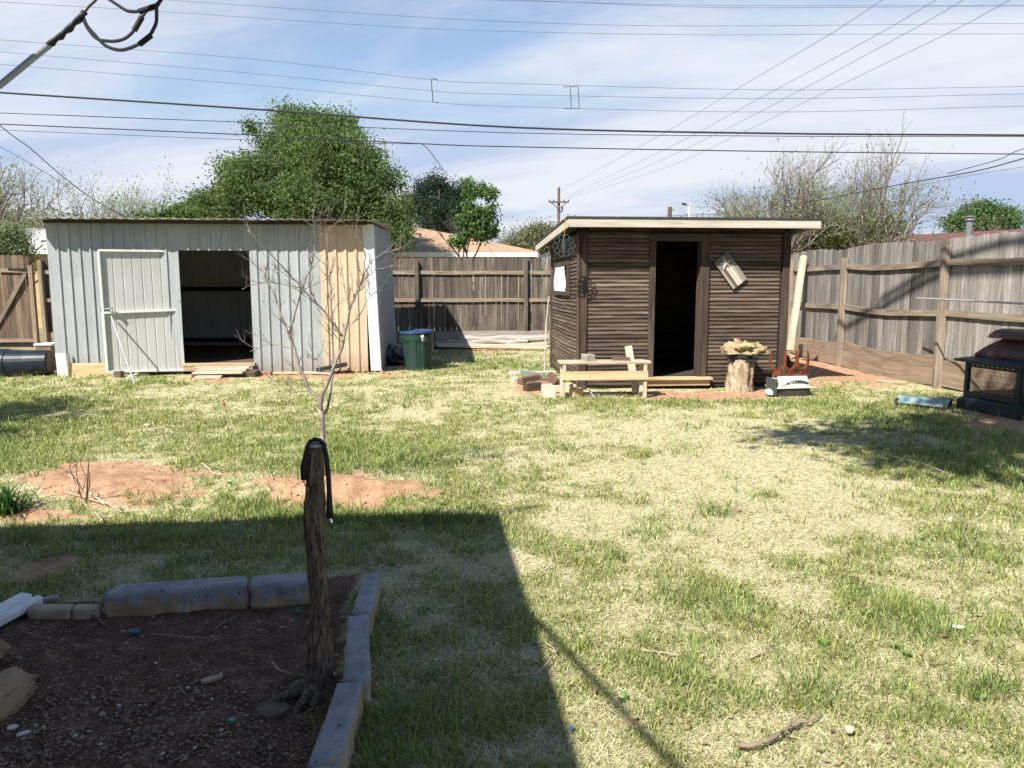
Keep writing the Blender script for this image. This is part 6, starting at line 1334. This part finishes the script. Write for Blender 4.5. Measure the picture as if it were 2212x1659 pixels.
# the viewer's own house: its roof throws the foreground shadow
RC = Vector((-1.71, 2.74, 2.8)); e1 = Vector((-C5, -S5, 0)); e2 = Vector((.11, -.994, 0)).normalized()
hH = thing('own_house', RC + e1 * 4 + e2 * 4 - Vector((0, 0, 2.8)), 'house beside the viewer, outside the photo, whose roof edge shades the foreground', 'house', 'houses inside the yard')
mb = MB(); pp = [RC, RC + e1 * 12, RC + e1 * 12 + e2 * 10, RC + e2 * 10]; mb.add([p + Vector((0, 0, z)) for z in (-.16, 0) for p in pp], [(0, 1, 2, 3), (7, 6, 5, 4), (0, 4, 5, 1), (1, 5, 6, 2), (2, 6, 7, 3), (3, 7, 4, 0)]); mb.build('roof', m_shingle, hH)
mb = MB(); i0 = RC + e1 * .35 + e2 * 1.1; pp = [i0, i0 + e1 * 11, i0 + e1 * 11 + e2 * 8, i0 + e2 * 8]; mb.add([Vector((p.x, p.y, z)) for z in (-.05, 2.63) for p in pp], [(0, 1, 2, 3), (7, 6, 5, 4), (0, 4, 5, 1), (1, 5, 6, 2), (2, 6, 7, 3), (3, 7, 4, 0)]); mb.build('wall', m_brick, hH)

# ================================================================== POLES AND WIRES
def cable(pl, r_, lab, name='power_line', mat_=m_wire, Y=(20, 20), zfix=None, group='overhead wires', sub=6, parent=None):
    m = len(pl); P = []
    for i, (u, v) in enumerate(pl):
        s_ = (u - pl[0][0]) / ((pl[-1][0] - pl[0][0]) or 1); P.append(G(u, v, zfix) if zfix else D(u, v, Y[0] + (Y[1] - Y[0]) * s_))
    q = []
    for i in range(m - 1):
        p0 = P[max(i - 1, 0)]; p1, p2 = P[i], P[i + 1]; p3 = P[min(i + 2, m - 1)]
        for k in range(sub):
            t_ = k / sub; q.append(.5 * ((2 * p1) + (p2 - p0) * t_ + (2 * p0 - 5 * p1 + 4 * p2 - p3) * t_ * t_ + (3 * p1 - p0 - 3 * p2 + p3) * t_ ** 3))
    q.append(P[-1]); mb = MB(); mb.tube(q, r_, 6, 1, cap=False)
    if parent is not None: return mb.build(name, mat_, parent)
    return tag(mb.build(name, mat_), lab, 'cable', group)
def ext(pl):  # carry on past the frame
    (a, b), (c_, d_) = pl[0], pl[1]; (e, f), (g_, h_) = pl[-2], pl[-1]
    return [(a - 700, b - 700 * (d_ - b) / (c_ - a))] + pl + [(g_ + 700, h_ + 700 * (h_ - f) / (g_ - e))]
cable(ext([(0, 200), (550, 236), (1106, 275), (1660, 288), (2212, 292)]), .023, 'thickest black cable crossing in front of the big tree top')
cable(ext([(0, 244), (550, 265), (1106, 287), (1660, 294), (2212, 295)]), .009, 'thin black cable just below the thickest cable', Y=(20.3, 20.3))
cable(ext([(0, 268), (550, 292), (900, 310), (1106, 317), (1660, 327), (2212, 333)]), .013, 'lowest black cable spanning the whole sky above the sheds', Y=(20, 20))
cable([(-500, 262), (0, 281), (450, 299), (700, 308), (912, 311)], .006, 'fine wire meeting the lowest black cable above the cedar', Y=(20, 20))
cable([(912, 311), (920, 318), (928, 326), (967, 380)], .010, 'short slack wire dropping from the lowest cable toward the cedar', Y=(20, 27), sub=4)
u3 = [[(0, 86), (550, 128), (930, 172), (1106, 180), (1660, 194), (2212, 187)], [(0, 112), (550, 159), (930, 196), (1106, 204), (1660, 213), (2212, 203)], [(0, 139), (550, 184), (930, 220), (1106, 230), (1660, 242), (2212, 229)]]
for pl, w_ in zip(u3, ('top', 'middle', 'bottom')): cable(ext(pl), .0065, w_ + ' of three thin parallel wires tied by the spreader brackets', mat_=m_wire2, Y=(23, 23))
for pl, lab in (([(360, 0), (800, 30), (1106, 47), (1500, 56), (2212, 50)], 'fine wire high in the sky, third from the top at right'), ([(0, 4), (350, 25), (800, 55), (1106, 68), (1500, 75), (1800, 74), (2212, 73)], 'fine wire high in the sky passing behind the loops at upper left'), ([(1060, 0), (1500, 11), (1900, 12), (2212, 11)], 'upper of the two fine wires at the very top right'), ([(1080, -2), (1500, 15), (1800, 16), (2212, 13)], 'lower of the two fine wires at the very top right')):
    cable(ext(pl), .006, lab, mat_=m_wire2, Y=(24, 24))
for pl, w_ in (([(1211, 412), (1331, 345), (1456, 275), (1601, 187), (1791, 75), (1906, 0), (2000, -60)], 'leftmost'), ([(1222, 425), (1366, 357), (1506, 287), (1636, 215), (1886, 80), (2021, 0), (2110, -55)], 'second from the left'), ([(1226, 427), (1390, 363), (1546, 290), (1701, 210), (1951, 75), (2081, 0), (2180, -58)], 'third from the left'), ([(1228, 429), (1430, 365), (1596, 290), (1756, 212), (2041, 75), (2181, 0), (2280, -55)], 'rightmost')):
    cable(pl, .0085, w_ + ' of four wires fanning diagonally from the far pole', mat_=m_wire2, zfix=9.2)
cable([(1651, 456), (1746, 437), (1856, 415), (1981, 392), (2106, 370), (2212, 342), (2500, 255)], .012, 'black service cable curving up to the right edge before the bare tree', Y=(26, 12))
cable([(2046, 375), (2156, 345), (2212, 321), (2500, 235)], .007, 'thin wire rising to the right edge just above the black service cable', Y=(16, 11))
cable([(1956, 406), (2100, 378), (2212, 360), (2500, 310)], .008, 'faint thin wire below the black service cable at the right edge', Y=(24, 20), mat_=m_wire2)
cable([(1440, 466), (1560, 462), (1651, 456)], .012, 'distant low wire over the wooden shed roof by the pole stub', Y=(50, 26))
cable([(-300, 0), (0, 271), (65, 320), (140, 385), (210, 435), (290, 478)], .012, 'black wire dropping from the left edge to behind the metal shed', Y=(13, 27))
cable([(-300, 150), (0, 317), (60, 350), (150, 405)], .008, 'thin wire below the dropping black wire at the left edge', Y=(15, 30))
def spread(u0, v0, u1, v1, lab, two=False):
    t_ = thing('wire_spreader', D(u0, v1, 23), lab, 'spreader', 'spreader brackets on the three wires')
    for dx_ in ((0, 17) if two else (0,)):
        mb = MB(); mb.tube([D(u0 + 13 + dx_, v0 + 2, 23), D(u0 + 6 + dx_, v0 - 1, 23), D(u0 + dx_, v0, 23), D(u0 + 1 + dx_, (v0 + v1) / 2, 23), D(u0 + 2 + dx_, (v0 + v1) / 2 + 1, 23), D(u0 + 3 + dx_, v1, 23), D(u0 + 10 + dx_, v1, 23), D(u0 + 16 + dx_, v1 + 1, 23)] if not two else [D(u0 - 15 + dx_, v0 + 2, 23), D(u0 + dx_, v0, 23), D(u0 + 1 + dx_, (v0 + v1) / 2, 23), D(u0 + 2 + dx_, v1, 23), D(u0 - 14 + dx_, v1 - 1, 23)], .012, 5, 1); mb.build('bracket', m_wire, t_)
spread(932, 171, 935, 221, 'single bracket tying the three thin wires above the cedar'); spread(1232, 186, 1236, 235, 'double bracket tying the three thin wires above the far pole', True)
def zz3(u, v, Y): return D(u, v, Y).z
px0 = D(1207, 430, 70).x; t = thing('utility_pole', (px0, 70, 0), 'distant wooden utility pole with a crossarm above the wooden shed', 'utility pole', 'far poles')
mb = MB(); mb.tube([(px0, 70, 0), (px0, 70, zz3(1207, 405, 70))], [.17, .12], 8, 1); mb.build('pole', m_gate, t)
mb = MB(); za = zz3(1207, 437, 70); mb.beam((D(1186, 437, 70).x, 69.8, za), (D(1228, 437, 70).x, 69.8, za), .12, .13, tint=.8); mb.build('crossarm', m_gate, t)
mb = MB(); mb.tube([(px0 - .7, 69.75, za), (px0, 69.75, za - .65), (px0 + .7, 69.75, za)], .04, 5)
for q_ in (-.85, -.45, .45, .85): mb.tube([(px0 + q_, 69.8, za), (px0 + q_, 69.8, za + .22)], .05, 6)
mb.build('braces', m_wire, t)
mb = MB(); mb.tube([(px0 + .12, 69.8, za - .9), (px0 + .32, 69.8, za - .7), (px0 + .3, 69.8, za - .4)], .07, 6); mb.build('bracket', m_wire, t)
p = D(1447, 450, 50); mb = MB(); mb.tube([(p.x, 50, 0), (p.x, 50, zz3(1447, 447, 50))], .13, 8, .8); tag(mb.build('pole_stub', m_gate), 'plain brown pole top sticking up behind the wooden shed roof', 'pole', 'far poles')
p = D(1490, 450, 60); t = thing('street_light', (p.x, 60, 0), 'white street light with an arm to the left behind the wooden shed roof', 'street light', 'far poles')
mb = MB(); zt3 = zz3(1490, 441, 60); mb.tube([(p.x, 60, 0), (p.x - .02, 60, zt3 - .2), (p.x + .05, 60, zt3 + .1)], .08, 8); mb.tube([(p.x, 60, zt3 - .5), (D(1480, 441, 60).x, 60, zt3)], .05, 6); mb.build('pole', m_whitep, t)
mb = MB(); mb.beam((D(1473, 440, 60).x, 60, zz3(1473, 440, 60)), (D(1482, 442, 60).x, 60, zz3(1482, 442, 60)), .25, .14); mb.build('lamp_head', m_wire, t)
# service drop at upper left
t = thing('service_cable', D(110, 97, 3.1), 'grey conduit with twisted black service cable and hanging loops at upper left', 'cable')
mb = MB(); mb.tube([(-3.2, 2.0, 1.75), D(0, 184, 2.95), D(106, 97, 3.1)], .0125, 12); mb.build('conduit', m_pipe, t, smooth=True)
for k in range(2):
    mb = MB(); P = []
    for i in range(26):
        s_ = i / 25; u = 100 + 82 * s_; v = 101 - 72 * s_ + 5 * math.sin(s_ * 3); c = D(u, v, 3.1); a = s_ * 13 + k * math.pi; P.append(c + Vector((.009 * math.cos(a) * .7, .009 * math.sin(a), .009 * math.cos(a) * .7)))
    mb.tube(P, .009, 7, 1); mb.build('twisted_strand', m_wire, t, smooth=True)
for pl, r_, mt_ in (([(180, 30), (183, 50), (195, 70), (210, 84), (225, 88), (248, 89), (268, 84), (282, 74), (292, 62), (305, 40), (318, 22), (340, 8), (352, -8)], .0062, m_wire), ([(178, 32), (188, 55), (205, 75), (222, 94), (240, 104), (262, 108), (285, 102), (305, 92), (322, 78), (332, 62), (338, 45), (338, 15)], .0066, m_wire),
                    ([(182, 28), (192, 14), (205, 2), (215, -10)], .005, m_stickd), ([(232, -4), (250, 8), (270, 21), (283, 25), (300, 24), (335, 16), (345, 4), (352, -6)], .0062, m_wire)):
    cable(pl, r_, None, 'loop', mt_, (3.1, 3.1), parent=t, sub=4)
for a, b in (((290, 66), (307, 36)), ((301, 96), (327, 76)), ((300, 25), (334, 14)), ((103, 102), (112, 92)), ((175, 36), (183, 24))):
    mb = MB(); mb.tube([D(*a, 3.1), D(*b, 3.1)], .0105, 9, 1); mb.build('splice_sleeve', m_black, t)
mb = MB(); mb.tube([D(350, -6, 3.1), Vector((-2.2, 2.3, 2.93)), Vector((-1.95, 1.6, 2.97)), Vector((-1.66, 1.03, 3.0)), Vector((-1.43, -.27, 3.3)), Vector((-1.1, -2.5, 4.0))], .016, 8, 1); tag(mb.build('feeder_cable', m_wire), 'thick feeder cable running back over the roof from the loops, outside the photo', 'cable')
